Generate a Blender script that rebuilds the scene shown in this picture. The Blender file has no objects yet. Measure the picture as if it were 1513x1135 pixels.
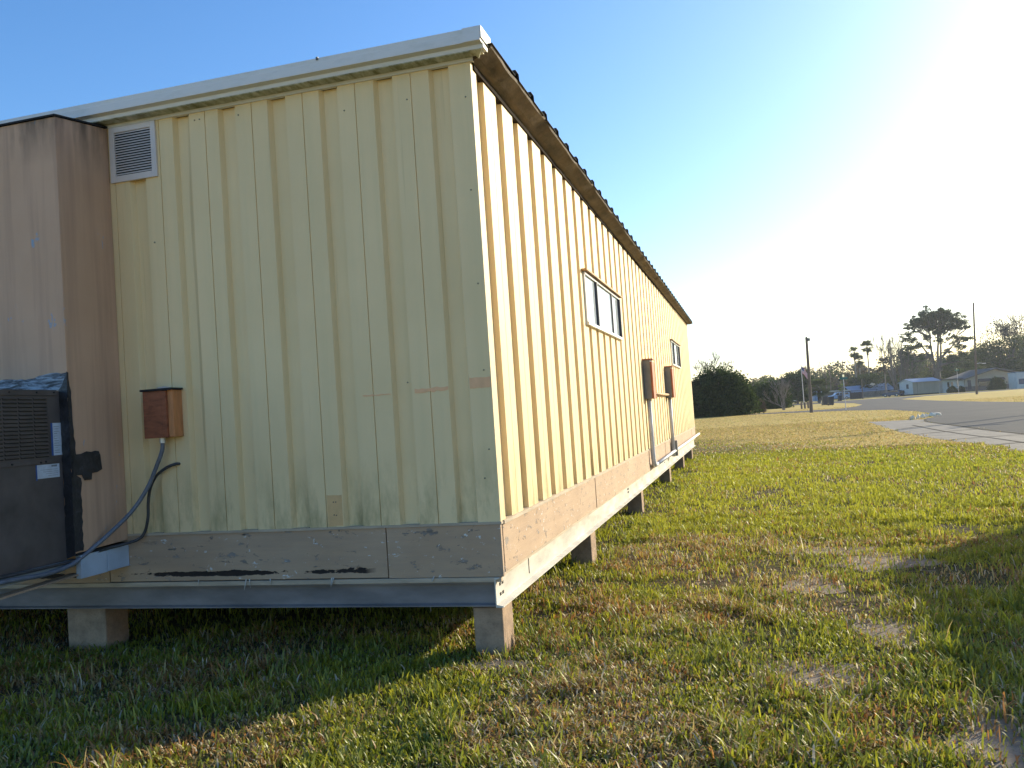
import bpy, bmesh, math, random
import numpy as np
from mathutils import Vector, Matrix
random.seed(7); rng=np.random.default_rng(11)
R_=math.radians
scene=bpy.context.scene; col=scene.collection

# ------------------------------------------------------------------ camera
F=1256.0; CX,CY=756.5,567.5
ROT=np.array([[0.96054936,0.07521782,0.26774467],[0.26974439,-0.01763035,-0.96277055],[-0.06769706,0.99701126,-0.03722441]])
EYE=np.array([0,0,1.5])
cam=bpy.data.cameras.new('camera'); camo=bpy.data.objects.new('camera',cam); col.objects.link(camo)
M4=Matrix([list(ROT[0])+[0],list(ROT[1])+[0],list(ROT[2])+[1.5],[0,0,0,1]])
camo.matrix_world=M4
cam.sensor_width=36; cam.lens=36*F/1513; cam.clip_end=6000; cam.clip_start=.05
scene.camera=camo
def at(px,py,D):
    "world point seen at a pixel, D metres ahead of the camera"
    return Vector(ROT@np.array([(px-CX)/F*D,-(py-CY)/F*D,-D])+EYE)
def gr(px,py):
    r=ROT@np.array([px-CX,-(py-CY),-F]); t=-1.5/r[2]; return Vector(r*t+EYE)
RIGHT=Vector((ROT[0][0],ROT[1][0],0)).normalized()      # horizontal, to the right
AWAY=Vector((-RIGHT.y,RIGHT.x,0))

# ------------------------------------------------------------------ tagging
def tag(o,label=None,cat=None,group=None,kind=None):
    if label:o['label']=label
    if cat:o['category']=cat
    if group:o['group']=group
    if kind:o['kind']=kind
    return o
def thing(name,loc,label,cat,group=None,rz=0):
    o=bpy.data.objects.new(name,None); col.objects.link(o); o.location=loc; o.rotation_euler=(0,0,rz)
    o.empty_display_size=.2
    return tag(o,label,cat,group)
class MB:
    def __init__(s): s.v=[];s.f=[]
    def add(s,vs,fs):
        n=len(s.v); s.v+= [tuple(v) for v in vs]; s.f+=[tuple(i+n for i in f) for f in fs]; return s
    def box(s,x0,x1,y0,y1,z0,z1):
        return s.add([(x,y,z) for z in (z0,z1) for y in (y0,y1) for x in (x0,x1)],[(0,2,3,1),(4,5,7,6),(0,1,5,4),(2,6,7,3),(0,4,6,2),(1,3,7,5)])
    def obox(s,c,u,v,w):
        "box from centre and three half vectors"
        c=Vector(c);u=Vector(u);v=Vector(v);w=Vector(w)
        return s.add([c+a*u+b*v+d*w for d in(-1,1) for b in(-1,1) for a in(-1,1)],[(0,2,3,1),(4,5,7,6),(0,1,5,4),(2,6,7,3),(0,4,6,2),(1,3,7,5)])
    def prism(s,poly,off):
        "closed polygon (3d points) swept along off"
        n=len(poly);P=[Vector(p) for p in poly];o=Vector(off)
        return s.add(P+[p+o for p in P],[tuple(range(n-1,-1,-1)),tuple(range(n,2*n))]+[(i,(i+1)%n,(i+1)%n+n,i+n) for i in range(n)])
    def tube(s,pts,rad,n=8,cap=True):
        pts=[Vector(p) for p in pts]
        if not hasattr(rad,'__len__'):rad=[rad]*len(pts)
        vs=[];prev=None
        for i,p in enumerate(pts):
            t=(pts[min(i+1,len(pts)-1)]-pts[max(i-1,0)])
            if t.length<1e-9:t=Vector((0,0,1))
            t.normalize()
            if prev is None:
                a=Vector((1,0,0)) if abs(t.x)<.8 else Vector((0,1,0)); u=t.cross(a).normalized()
            else:
                u=(prev-t*prev.dot(t)); 
                if u.length<1e-6:u=t.orthogonal()
                u.normalize()
            prev=u; w=t.cross(u)
            for k in range(n):
                an=2*math.pi*k/n; vs.append(p+(u*math.cos(an)+w*math.sin(an))*rad[i])
        fs=[]
        for i in range(len(pts)-1):
            for k in range(n):
                k2=(k+1)%n; fs.append((i*n+k,i*n+k2,(i+1)*n+k2,(i+1)*n+k))
        if cap: fs.append(tuple(range(n-1,-1,-1)));fs.append(tuple((len(pts)-1)*n+k for k in range(n)))
        return s.add(vs,fs)
    def build(s,name,mat,parent=None,bevel=0,smooth=False,loc=None):
        me=bpy.data.meshes.new(name); me.from_pydata(s.v,[],s.f)
        bm=bmesh.new();bm.from_mesh(me);bmesh.ops.recalc_face_normals(bm,faces=bm.faces);bm.to_mesh(me);bm.free()
        o=bpy.data.objects.new(name,me); col.objects.link(o); me.materials.append(mat)
        if parent is not None:
            o.parent=parent
        if loc is not None:o.location=loc
        if smooth:
            me.shade_smooth() if hasattr(me,'shade_smooth') else None
        if bevel:
            b=o.modifiers.new('bevel','BEVEL');b.width=bevel;b.segments=2;b.limit_method='ANGLE'
        return o
def spline(pts,n=6):
    P=[Vector(p) for p in pts];P=[2*P[0]-P[1]]+P+[2*P[-1]-P[-2]];out=[]
    for i in range(1,len(P)-2):
        for k in range(n):
            t=k/n;a,b,c,d=P[i-1:i+3]
            out.append(.5*((2*b)+(c-a)*t+(2*a-5*b+4*c-d)*t*t+(3*b-a-3*c+d)*t**3))
    out.append(P[-2]);return out

# ------------------------------------------------------------------ materials
def newmat(name):
    m=bpy.data.materials.new(name);m.use_nodes=True;nt=m.node_tree
    return m,nt,nt.nodes['Principled BSDF']
def N(nt,t,**k):
    n=nt.nodes.new(t)
    for a,b in k.items():
        if a in('operation','blend_type','data_type','noise_dimensions','attribute_name','feature','interpolation','use_clamp'): setattr(n,a,b)
    return n
def coords(nt,scale=(1,1,1),kind='Object'):
    t=nt.nodes.new('ShaderNodeTexCoord');mp=nt.nodes.new('ShaderNodeMapping')
    mp.inputs['Scale'].default_value=scale
    nt.links.new(t.outputs[kind],mp.inputs['Vector']);return mp.outputs[0]
def noise(nt,vec,scale,detail=4,rough=.55,dist=0):
    n=nt.nodes.new('ShaderNodeTexNoise');n.inputs['Scale'].default_value=scale;n.inputs['Detail'].default_value=detail
    n.inputs['Roughness'].default_value=rough;n.inputs['Distortion'].default_value=dist
    nt.links.new(vec,n.inputs['Vector']);return n.outputs['Fac']
def ramp(nt,fac,stops):
    r=nt.nodes.new('ShaderNodeValToRGB');e=r.color_ramp.elements
    while len(e)<len(stops):e.new(.5)
    for i,(p,c) in enumerate(stops):
        e[i].position=p; e[i].color=(c,c,c,1) if not hasattr(c,'__len__') else (*c,1)
    nt.links.new(fac,r.inputs[0]);return r.outputs['Color']
def mix(nt,fac,a,b,mode='MIX'):
    m=nt.nodes.new('ShaderNodeMix');m.data_type='RGBA';m.blend_type=mode
    for s,v in ((m.inputs[0],fac),(m.inputs[6],a),(m.inputs[7],b)):
        if hasattr(v,'node'):nt.links.new(v,s)
        elif hasattr(v,'__len__'):s.default_value=(*v,1)
        else:s.default_value=v
    return m.outputs[2]
def math_(nt,op,a,b=None,clamp=False):
    m=nt.nodes.new('ShaderNodeMath');m.operation=op;m.use_clamp=clamp
    for i,v in enumerate((a,b)):
        if v is None:continue
        if hasattr(v,'node'):nt.links.new(v,m.inputs[i])
        else:m.inputs[i].default_value=v
    return m.outputs[0]
def bump(nt,b,h,strength=.3,dist=.01):
    n=nt.nodes.new('ShaderNodeBump');n.inputs['Strength'].default_value=strength;n.inputs['Distance'].default_value=dist
    nt.links.new(h,n.inputs['Height']);nt.links.new(n.outputs[0],b.inputs['Normal'])
def simple(name,c,rough=.6,metal=0,var=.15,scale=6,bstr=0,spec=.5,stretch=(1,1,1)):
    m,nt,b=newmat(name);v=coords(nt,stretch);n=noise(nt,v,scale,5)
    lo=tuple(max(0,x*(1-var)) for x in c);hi=tuple(min(1,x*(1+var)) for x in c)
    nt.links.new(ramp(nt,n,[(.3,lo),(.7,hi)]),b.inputs['Base Color'])
    b.inputs['Roughness'].default_value=rough;b.inputs['Metallic'].default_value=metal;b.inputs['Specular IOR Level'].default_value=spec
    if bstr:bump(nt,b,noise(nt,v,scale*4,4),bstr,.01)
    return m
def sepz(nt):
    t=nt.nodes.new('ShaderNodeTexCoord');s=nt.nodes.new('ShaderNodeSeparateXYZ');nt.links.new(t.outputs['Object'],s.inputs[0]);return s.outputs
def rng_map(nt,v,a,b):
    m=nt.nodes.new('ShaderNodeMapRange');m.inputs[1].default_value=a;m.inputs[2].default_value=b;nt.links.new(v,m.inputs[0]);return m.outputs[0]

# painted ribbed siding: cream yellow, chalky fading, streaks, mildew near the bottom edge
def mat_siding():
    m,nt,b=newmat('cream_painted_siding');o=sepz(nt)
    st=noise(nt,coords(nt,(9,9,.35)),1.0,4,.6)
    cl=noise(nt,coords(nt,(1,1,1)),1.1,5,.6)
    base=ramp(nt,cl,[(.3,(.76,.582,.318)),(.72,(.84,.65,.368))])
    base=mix(nt,math_(nt,'MULTIPLY',ramp(nt,st,[(.42,0),(.75,1)]),.5),base,(.68,.55,.30))
    low=math_(nt,'SUBTRACT',1.0,rng_map(nt,o[2],.86,1.35),True)
    mil=math_(nt,'MULTIPLY',low,ramp(nt,noise(nt,coords(nt,(5,5,1.6)),1.3,6,.65),[(.45,0),(.7,1)]),True)
    base=mix(nt,math_(nt,'MULTIPLY',mil,.8),base,(.22,.19,.08))
    # drip stains running down from rivets and the top
    dr=ramp(nt,noise(nt,coords(nt,(24,24,.5)),1.0,3,.5),[(.66,0),(.78,1)])
    base=mix(nt,math_(nt,'MULTIPLY',dr,.45),base,(.40,.30,.15))
    nt.links.new(base,b.inputs['Base Color']);b.inputs['Roughness'].default_value=.55
    b.inputs['Specular IOR Level'].default_value=.3
    h=math_(nt,'ADD',noise(nt,coords(nt,(3,3,.8)),1,3),math_(nt,'MULTIPLY',noise(nt,coords(nt),160,2),.04))
    bump(nt,b,h,.35,.012)
    return m
def mat_skirt():
    m,nt,b=newmat('peeling_tan_skirt_paint');o=sepz(nt)
    g=noise(nt,coords(nt,(.8,.8,9)),2.2,6,.65)
    p=noise(nt,coords(nt,(1,1,2.2)),8.5,9,.72,.4)
    paint=ramp(nt,noise(nt,coords(nt,(1,1,1)),1.3,5),[(.3,(.42,.285,.18)),(.7,(.51,.365,.245))])
    paint=mix(nt,ramp(nt,g,[(.4,0),(.8,.45)]),paint,(.30,.215,.16))
    wood=ramp(nt,g,[(.3,(.13,.10,.075)),(.7,(.36,.33,.30))])
    patch=ramp(nt,p,[(.60,0),(.625,1)])
    colr=mix(nt,patch,paint,wood)
    white=ramp(nt,noise(nt,coords(nt,(1,1,1.7)),15,8,.72,.3),[(.63,0),(.645,1)])
    colr=mix(nt,white,colr,(.62,.62,.60))
    # rot eaten along the lower edge
    band=math_(nt,'MULTIPLY',rng_map(nt,o[2],.495,.545),math_(nt,'SUBTRACT',1.0,rng_map(nt,o[2],.560,.64)),True)
    rn=math_(nt,'ADD',math_(nt,'MULTIPLY',noise(nt,coords(nt,(1.7,1.7,5)),1.9,7,.65),.75),math_(nt,'MULTIPLY',noise(nt,coords(nt,(1,1,2.5)),17,6,.7),.25))
    rot=ramp(nt,math_(nt,'MULTIPLY',band,rn),[(.455,0),(.47,1)])
    b2=rng_map(nt,o[2],.76,.83)
    rot2=math_(nt,'MULTIPLY',b2,ramp(nt,noise(nt,coords(nt,(1.3,1.3,6)),2.6,6,.6),[(.60,0),(.64,1)]))
    rr=math_(nt,'MULTIPLY',math_(nt,'MAXIMUM',rot,rot2),math_(nt,'SUBTRACT',1.0,rng_map(nt,o[0],-2.50,-2.42),True))
    colr=mix(nt,rr,colr,(.022,.015,.012))
    nt.links.new(colr,b.inputs['Base Color']);b.inputs['Roughness'].default_value=.85
    h=math_(nt,'SUBTRACT',math_(nt,'ADD',g,patch),math_(nt,'MULTIPLY',rr,3))
    bump(nt,b,h,.5,.006);return m
def mat_gutter(name='white_gutter_metal',c=(.66,.655,.65)):
    m,nt,b=newmat(name)
    d=noise(nt,coords(nt,(2.2,7,7)),2.5,6,.65)
    nt.links.new(mix(nt,ramp(nt,d,[(.5,0),(.8,.5)]),c,(.42,.42,.36)),b.inputs['Base Color']);b.inputs['Roughness'].default_value=.45
    bump(nt,b,noise(nt,coords(nt),2.0,3),.15,.01);return m
def mat_mildew():
    m,nt,b=newmat('mildewed_soffit_metal')
    d=noise(nt,coords(nt,(14,4,4)),1.6,6,.7)
    nt.links.new(ramp(nt,d,[(.34,(.17,.17,.08)),(.5,(.38,.38,.27)),(.68,(.62,.62,.52))]),b.inputs['Base Color']);b.inputs['Roughness'].default_value=.7;return m
def mat_cabinet():
    m,nt,b=newmat('dull_pinkish_tan_cabinet_paint');o=sepz(nt)
    s=noise(nt,coords(nt,(11,11,.5)),1.1,5,.6)
    base=ramp(nt,noise(nt,coords(nt),1.2,4),[(.3,(.52,.325,.205)),(.7,(.60,.38,.25))])
    base=mix(nt,ramp(nt,s,[(.45,0),(.75,.55)]),base,(.30,.185,.125))
    pe=ramp(nt,noise(nt,coords(nt,(1,1,.55)),4.2,7,.7,.5),[(.635,0),(.66,1)])
    base=mix(nt,pe,base,(.26,.34,.44))
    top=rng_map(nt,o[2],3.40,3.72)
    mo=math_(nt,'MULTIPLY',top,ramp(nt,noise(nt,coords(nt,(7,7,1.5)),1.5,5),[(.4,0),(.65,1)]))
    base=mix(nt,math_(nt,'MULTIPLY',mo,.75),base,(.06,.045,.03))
    nt.links.new(base,b.inputs['Base Color']);b.inputs['Roughness'].default_value=.75
    bump(nt,b,noise(nt,coords(nt),2.5,4),.25,.01);return m
def mat_concrete(name,c=(.25,.22,.18),sc=9):
    m,nt,b=newmat(name);v=coords(nt)
    n1=noise(nt,v,sc,7,.65);n2=noise(nt,v,sc*9,4,.7)
    a=ramp(nt,n1,[(.3,tuple(x*.62 for x in c)),(.55,c),(.75,tuple(min(1,x*1.25) for x in c))])
    a=mix(nt,ramp(nt,n2,[(.3,.5),(.5,0)]),a,tuple(x*.45 for x in c))
    nt.links.new(a,b.inputs['Base Color']);b.inputs['Roughness'].default_value=.9
    bump(nt,b,math_(nt,'ADD',n1,math_(nt,'MULTIPLY',n2,.6)),.6,.008);return m
def mat_wood(name,c,stretch=(1,1,12),sc=3):
    m,nt,b=newmat(name);v=coords(nt,stretch);n=noise(nt,v,sc,6,.65,.3)
    nt.links.new(ramp(nt,n,[(.25,tuple(x*.4 for x in c)),(.5,c),(.75,tuple(min(1,x*1.5) for x in c))]),b.inputs['Base Color'])
    b.inputs['Roughness'].default_value=.75;bump(nt,b,n,.4,.004);return m
def mat_tar():
    m,nt,b=newmat('smeared_black_roof_tar');v=coords(nt,(1,1,1));n=noise(nt,v,14,6,.7,.8)
    nt.links.new(ramp(nt,n,[(.35,(.010,.011,.014)),(.62,(.03,.032,.04)),(.75,(.07,.08,.10))]),b.inputs['Base Color'])
    b.inputs['Roughness'].default_value=.42;bump(nt,b,noise(nt,v,22,5,.6,.5),.8,.01);return m
def mat_smear():
    m,nt,b=newmat('streaky_sealant_smear');v=coords(nt,(2.2,2.2,14));n=noise(nt,v,3.2,6,.7,.7)
    nt.links.new(ramp(nt,n,[(.42,(.02,.022,.028)),(.5,(.09,.11,.14)),(.62,(.32,.38,.45))]),b.inputs['Base Color'])
    b.inputs['Roughness'].default_value=.5;bump(nt,b,n,.7,.008);return m
def mat_leaf(name,c1,c2,trans=.35,rough=.6):
    m,nt,b=newmat(name);nt.nodes.remove(b);out=nt.nodes['Material Output']
    g=nt.nodes.new('ShaderNodeNewGeometry')
    w=nt.nodes.new('ShaderNodeTexNoise');w.inputs['Scale'].default_value=.9;w.inputs['Detail'].default_value=3
    t=nt.nodes.new('ShaderNodeTexCoord');nt.links.new(t.outputs['Object'],w.inputs['Vector'])
    f=math_(nt,'ADD',math_(nt,'MULTIPLY',g.outputs['Random Per Island'],.6),math_(nt,'MULTIPLY',w.outputs['Fac'],.5))
    c=ramp(nt,f,[(.25,c1),(.85,c2)])
    d=nt.nodes.new('ShaderNodeBsdfDiffuse');tr=nt.nodes.new('ShaderNodeBsdfTranslucent')
    nt.links.new(c,d.inputs[0]);nt.links.new(c,tr.inputs[0])
    x=nt.nodes.new('ShaderNodeMixShader');x.inputs[0].default_value=trans
    nt.links.new(d.outputs[0],x.inputs[1]);nt.links.new(tr.outputs[0],x.inputs[2]);nt.links.new(x.outputs[0],out.inputs[0]);return m
M=dict(
 siding=mat_siding(),skirt=mat_skirt(),gutter=mat_gutter(),mildew=mat_mildew(),cabinet=mat_cabinet(),
 block=mat_concrete('weathered_concrete_block',(.38,.26,.17)),shim=mat_wood('grey_wood_shim',(.16,.13,.11),(4,4,1)),
 steel=simple('pale_painted_steel',(.55,.51,.44),.55,0,.28,2.2,.15,.4,(1,1,4)),
 trim=simple('tan_painted_trim',(.46,.37,.27),.75,0,.2,5,.3,.4,(1,1,6)),
 soffit=simple('brown_eave_metal',(.095,.066,.042),.55,0,.6,5.5,.3,.4,(1.2,.8,3)),
 roof=simple('dark_brown_roof_metal',(.022,.022,.024),.8,0,.3,3,0,.15),
 flash=simple('dark_eave_flashing',(.03,.024,.02),.95,0,.2,6,0,.05),
 dark=simple('near_black_gap',(.012,.012,.013),.8,0,.3,6),
 alu=simple('aluminium_window_frame',(.55,.55,.54),.35,.5,.1,6),
 bronze=simple('dark_window_sash',(.07,.062,.07),.45,.2,.2,6),
 louver=simple('white_louver_paint',(.64,.58,.55),.5,0,.06,5),
 ac=simple('dark_brown_grey_unit_paint',(.088,.072,.066),.6,0,.3,5,.1),
 tar=mat_tar(),smear=mat_smear(),
 paper=simple('pale_paper_sticker',(.50,.56,.64),.6,0,.12,30),
 ink=simple('grey_printed_ink',(.18,.20,.24),.6,0,.2,30),
 bluetape=simple('blue_sticker_edge',(.035,.09,.30),.5,0,.2,20),
 cable=simple('grey_blue_flex_conduit',(.13,.15,.19),.4,0,.25,14,.2),
 bcable=simple('black_cable_sheath',(.045,.047,.052),.45,0,.3,14),
 redwood=mat_wood('red_stained_wood',(.27,.085,.035),(3,3,11),2.6),
 orangewood=mat_wood('orange_stained_wood',(.46,.19,.07),(5,5,1.2),3),
 redpaint=simple('brick_red_paint',(.40,.115,.045),.6,0,.25,7,.1),
 greybox=simple('grey_enclosure_paint',(.22,.205,.19),.6,0,.15,8),
 pvc=simple('weathered_white_pipe',(.62,.60,.58),.5,0,.15,5),
 rust=simple('rusty_pipe',(.40,.24,.12),.7,.2,.4,9),
 patch=simple('peach_touch_up_paint',(.80,.46,.24),.65,0,.08,14),
 tanpatch=simple('tan_patch_plate',(.66,.42,.19),.6,0,.15,9),
 screw=simple('dull_screw_head',(.10,.09,.08),.5,.5,.2,20),
)
def glassmat(name,c=(.02,.025,.03),rough=.04):
    m,nt,b=newmat(name);b.inputs['Base Color'].default_value=(*c,1);b.inputs['Roughness'].default_value=rough
    b.inputs['IOR'].default_value=1.8;b.inputs['Specular IOR Level'].default_value=.8
    n=noise(nt,coords(nt),1.2,2);bump(nt,b,n,.02,.02);return m
M['glass']=glassmat('window_glass_sky_reflection_tone',(.50,.54,.56),.06)  # pale base colour stands in for bright sky reflected in the panes
def brush(name,c,**k): M[name]=simple(name,c,**k);return M[name]

# ------------------------------------------------------------------ the portable building
X0,Y0=-1.555,5.114; ZB,ZT=.845,3.775; XL=-9.2; YF=24.45
B=thing('portable_building',(X0,Y0,0),'cream ribbed-metal portable building with white gutter and peeling tan skirt, raised on concrete blocks','building')
def P(mb,name,mat,parent=None,bevel=0,smooth=False):
    "part given in world coordinates, parented to a thing or part"
    par=parent if parent is not None else B
    o=mb.build(name,mat,par,bevel,smooth)
    w=Vector((0,0,0));q=par
    while q is not None: w+=q.location;q=q.parent
    o.location=-w
    return o
def siding(profile,z0,z1,fn):
    "profile: list of (s,d); fn maps (s,d,z) to a point"
    mb=MB();zs=[z0+(z1-z0)*i/7 for i in range(8)];n=len(profile)
    vs=[fn(s,d,z) for z in zs for (s,d) in profile]
    fs=[(j*n+i,j*n+i+1,(j+1)*n+i+1,(j+1)*n+i) for j in range(7) for i in range(n-1)]
    return mb.add(vs,fs)
def groove(s): return [(s-.0035,0),(s-.0015,.008),(s+.0015,.008),(s+.0035,0)]
# end wall: recesses from right to left
prof=[(X0,0)]
cs=[-1.772,-2.163,-2.562,-2.951,-3.343,-3.714,-4.095]
x=cs[-1]
while x-.39>XL: x-=.386; cs.append(x)
for i,c in enumerate(cs):
    w=.067
    if i>0:
        prof+= [(s,d) for s,d in reversed(groove(c+.195))]
    prof+=[(c+w,0),(c+w-.014,.038),(c-w+.016,.038),(c-w-.004,0)]
prof+=[(XL,0)]
# world x direction is negative going left
wall_end=P(siding(prof,ZB,ZT,lambda s,d,z:(s,Y0+d,z)),'end_wall',M['siding'])
wall_end['label']='shaded end wall of cream ribbed metal siding'
prof=[(Y0,0)]
c=5.302;ys=[]
while c<YF-.1: ys.append(c);c+=.4365
for i,c in enumerate(ys):
    w=.078
    if i>0 : prof+=groove(c-.21)
    prof+=[(c-w,0),(c-w+.012,.038),(c+w-.004,.038),(c+w,0)]
prof+=[(YF,0)]
W1=(8.56,10.95,2.375,2.925);W2=(18.42,20.52,2.345,2.885)
wall_side=P(siding(prof,ZB,ZT,lambda s,d,z:(X0-d,s,z)),'side_wall',M['siding'])
wall_side['label']='sunlit long wall of cream ribbed metal siding'
P(MB().box(XL,XL+.05,Y0+.05,YF,ZB,ZT).box(XL+.05,X0-.06,YF-.05,YF-.002,ZB,ZT),'back_wall',M['siding'])
P(MB().box(XL+.06,X0-.06,Y0+.08,YF-.06,.50,.60),'floor_deck',M['dark'])
P(MB().box(XL+.06,X0-.05,Y0+.05,YF-.06,3.70,3.768),'ceiling_deck',M['dark'])
# small rivets and rusty screw heads that show on the end wall
for (sx,sz) in [(-1.60,3.55),(-1.605,2.95),(-1.60,2.35),(-1.60,1.80),(-1.60,1.30),(-2.45,3.60),(-3.25,3.70),(-3.6,3.72),(-2.12,1.76),(-4.0,3.60),(-3.98,2.9),(-1.64,1.12),(-3.56,3.72),(-2.0,3.6)]:
    P(MB().tube([(sx,Y0+.001,sz),(sx,Y0-.004,sz)],.0048,6),'screw',M['screw'])
# hairline base flashing
P(MB().box(XL,X0+.006,Y0-.009,Y0+.04,ZB-.016,ZB),'base_flashing',M['trim'])
P(MB().box(X0-.04,X0+.012,Y0+.041,YF,ZB-.02,ZB+.004),'base_flashing',M['trim'])
# skirt boards, slightly uneven, one per board
def board_end(x0,x1,dz=0,dy=0):
    P(MB().box(x0,x1,Y0+dy,Y0+.03,.503+dz,ZB-.017),'skirt_board',M['skirt'],bevel=.002)
board_end(-2.334,X0-.004,0,-.002);board_end(-4.50,-2.342,.004,.001);board_end(-6.9,-4.508,0,0);board_end(XL,-6.908,0,.002)
P(MB().box(XL,X0-.02,Y0-.006,Y0+.03,.470,.500),'skirt_trim',M['trim'],bevel=.003)
yb=[Y0+.031,6.02,8.45,10.9,13.3,15.75,18.2,20.6,23.0,YF]
for i in range(len(yb)-1):
    P(MB().box(X0-.035,X0+(.0,-.003,.002)[i%3],yb[i]+.003,yb[i+1]-.003,.525,ZB-.021),'skirt_board',M['skirt'],bevel=.002)
P(MB().box(X0-.035,X0-.012,Y0+.031,YF,.502,.523),'skirt_trim',M['trim'])
SH=simple('peeled_paint_shred',(.50,.48,.44),.8,0,.3,30)
for sx,L_ in ((-2.742,.050),(-2.728,.035),(-3.36,.045),(-3.385,.062),(-3.20,.03),(-3.76,.03),(-2.02,.022)):
    a=random.uniform(-.012,.012)
    P(MB().prism([(sx-.005,Y0-.012,.512),(sx+.006,Y0-.012,.515),(sx+.004+a,Y0-.020,.50-L_*.6),(sx+a*1.8,Y0-.016,.50-L_)],(0,.0015,.001)),'peeled_shred',SH)
# steel channel beams
def channel_end(): 
    p=[(0,.315),(-.045,.315),(-.045,.322),(-.006,.330),(-.006,.455),(-.045,.460),(-.045,.467),(0,.467)]
    return MB().prism([(XL,Y0+.055+a,z) for a,z in p],(X0-.065-XL,0,0))
P(channel_end(),'end_beam',simple('shade_darkened_painted_steel',(.19,.17,.165),.5,0,.35,2.2,.2,.4,(1,1,3)))  # beam steel darkened, the shade under the end wall put into its colour
p=[(0,.315),(.050,.315),(.050,.323),(.007,.333),(.007,.485),(.030,.492),(.030,.499),(0,.499)]
P(MB().prism([(X0-.062+a,Y0-.022,z) for a,z in p],(0,YF-Y0+.05,0)),'side_beam',M['steel'])
for yy in (5.17,5.225):
    for zz in (.372,.435): 
        P(MB().box(X0-.056,X0-.051,yy,yy+.028,zz,zz+.020),'bolt_slot',M['dark'],bevel=.002)
P(MB().box(X0-.056,X0-.052,5.90,5.912,.37,.475),'beam_joint',M['dark'])
for yy,zz in ((11.0,.40),(11.0,.44),(15.9,.44)):
    P(MB().box(X0-.056,X0-.050,yy,yy+.09,zz,zz+.022),'bolt_slot',M['dark'])
# gutter across the end: moulded profile with a mildewed underside
G=P(MB().prism([(XL,Y0+a,z) for a,z in [(-.145,3.832),(-.147,3.886),(-.140,3.890),(-.143,3.918),(-.02,3.918),(-.02,3.806),(-.100,3.800),(-.105,3.824)]],(X0+.118-XL,0,0)),'end_gutter',M['gutter'])
P(MB().box(XL,X0+.10,Y0-.098,Y0-.013,3.7945,3.7995),'gutter_underside',M['mildew'],G)
P(MB().box(XL,X0+.02,Y0-.012,Y0+.02,3.771,3.806),'gutter_ledge',M['gutter'],G)
P(MB().box(X0+.119,X0+.128,Y0-.150,Y0+.06,3.846,3.922).box(X0+.119,X0+.124,Y0-.108,Y0-.01,3.803,3.832),'gutter_end_cap',M['gutter'],G,bevel=.002)
P(MB().prism([(X0+.03,Y0-.104,3.798),(X0+.115,Y0-.104,3.798),(X0+.065,Y0-.02,3.772)],(0,.008,.004)),'corner_bracket',M['mildew'],G)
# gutter lap seam
P(MB().box(X0+.004,X0+.118,Y0-.1500,Y0-.1475,3.833,3.921),'gutter_sleeve',M['gutter'],G)
P(MB().box(-2.56,-2.545,Y0-.149,Y0-.140,3.905,3.924),'gutter_clip',M['screw'],G)
# eave: shallow sloping brown underside, wavy sheet edge and the open ribs of the roof
SL=-.0046
mb=MB();n=170;vs=[]
for i in range(n+1):
    y=Y0+.0+(YF+.10-Y0)*i/n; dz=SL*(y-Y0); j=.006*math.sin(y*3.1)+.006*math.sin(y*8.7+1)+.004*math.sin(y*14.5)
    vs+=[(X0+.012,y,3.770+dz*.3),(X0+.060,y,3.790+dz*.6+j*.4),(X0+.142,y,3.838+dz+j),(X0+.150,y,3.852+dz+j),(X0-.05,y,3.853+dz)]
fs=[(i*5+k,i*5+k+1,(i+1)*5+k+1,(i+1)*5+k) for i in range(n) for k in range(4)]
fs+=[(n*5,n*5+1,n*5+2,n*5+3,n*5+4),(4,3,2,1,0)]
P(mb.add(vs,fs),'eave_soffit',M['soffit'])
P(MB().box(X0-.03,X0+.011,Y0+.05,YF,3.735,3.768),'eave_flashing',M['flash'])
prof=[(Y0-.02,3.857)];y=5.70
while y<YF:
    h=.042
    prof+=[(y-.055,3.857),(y-.042,3.857+h),(y+.042,3.857+h),(y+.055,3.857)];y+=.430
prof+=[(YF+.12,3.857)]
mb=MB();vs=[];fs=[]
for (y,z) in prof:
    z+=SL*(y-Y0)
    vs+=[(X0+.160,y,z),(XL-.1,y,z+.002),(X0+.160,y,z-.004),(XL-.1,y,z-.004)]
for i in range(len(prof)-1):
    a=i*4;b=a+4; fs+=[(a,a+1,b+1,b),(a+2,b+2,b+3,a+3),(a,b,b+2,a+2)]
P(mb.add(vs,fs),'roof',M['roof'])
lo=[(y,z-.0045+SL*(y-Y0)) for y,z in prof]
P(MB().prism([(X0+.08,y,z) for y,z in lo]+[(X0+.08,lo[-1][0],lo[-1][1]-.02),(X0+.08,lo[0][0],lo[0][1]-.02)],(.02,0,0)),'rib_closure',M['dark'])
# windows on the long wall
def window(W):
    y0,y1,z0,z1=W
    f=P(MB().box(X0-.030,X0+.026,y0,y1,z1-.026,z1).box(X0-.030,X0+.036,y0,y1,z0,z0+.034).box(X0-.030,X0+.022,y0,y0+.022,z0+.034,z1-.026).box(X0-.030,X0+.022,y1-.022,y1,z0+.034,z1-.026),'window',M['alu'],bevel=.002)
    L=y1-y0
    P(MB().box(X0+.001,X0+.008,y0+.022,y1-.022,z0+.034,z1-.026),'pane',M['glass'],f)
    for q in (.27,.735):
        P(MB().box(X0+.0085,X0+(.034 if q<.5 else .022),y0+L*q,y0+L*q+.045,z0+.034,z1-.026),'sash_bar',M['bronze'],f)
    P(MB().box(X0+.0085,X0+.040,y1-.075,y1-.0225,z0+.034,z1-.026),'sash_bar',M['bronze'],f)
    P(MB().box(X0-.010,X0+.060,y0-.06,y1+.05,z1+.004,z1+.022),'head_flashing',M['rust'],f)
window(W1);window(W2)
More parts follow.
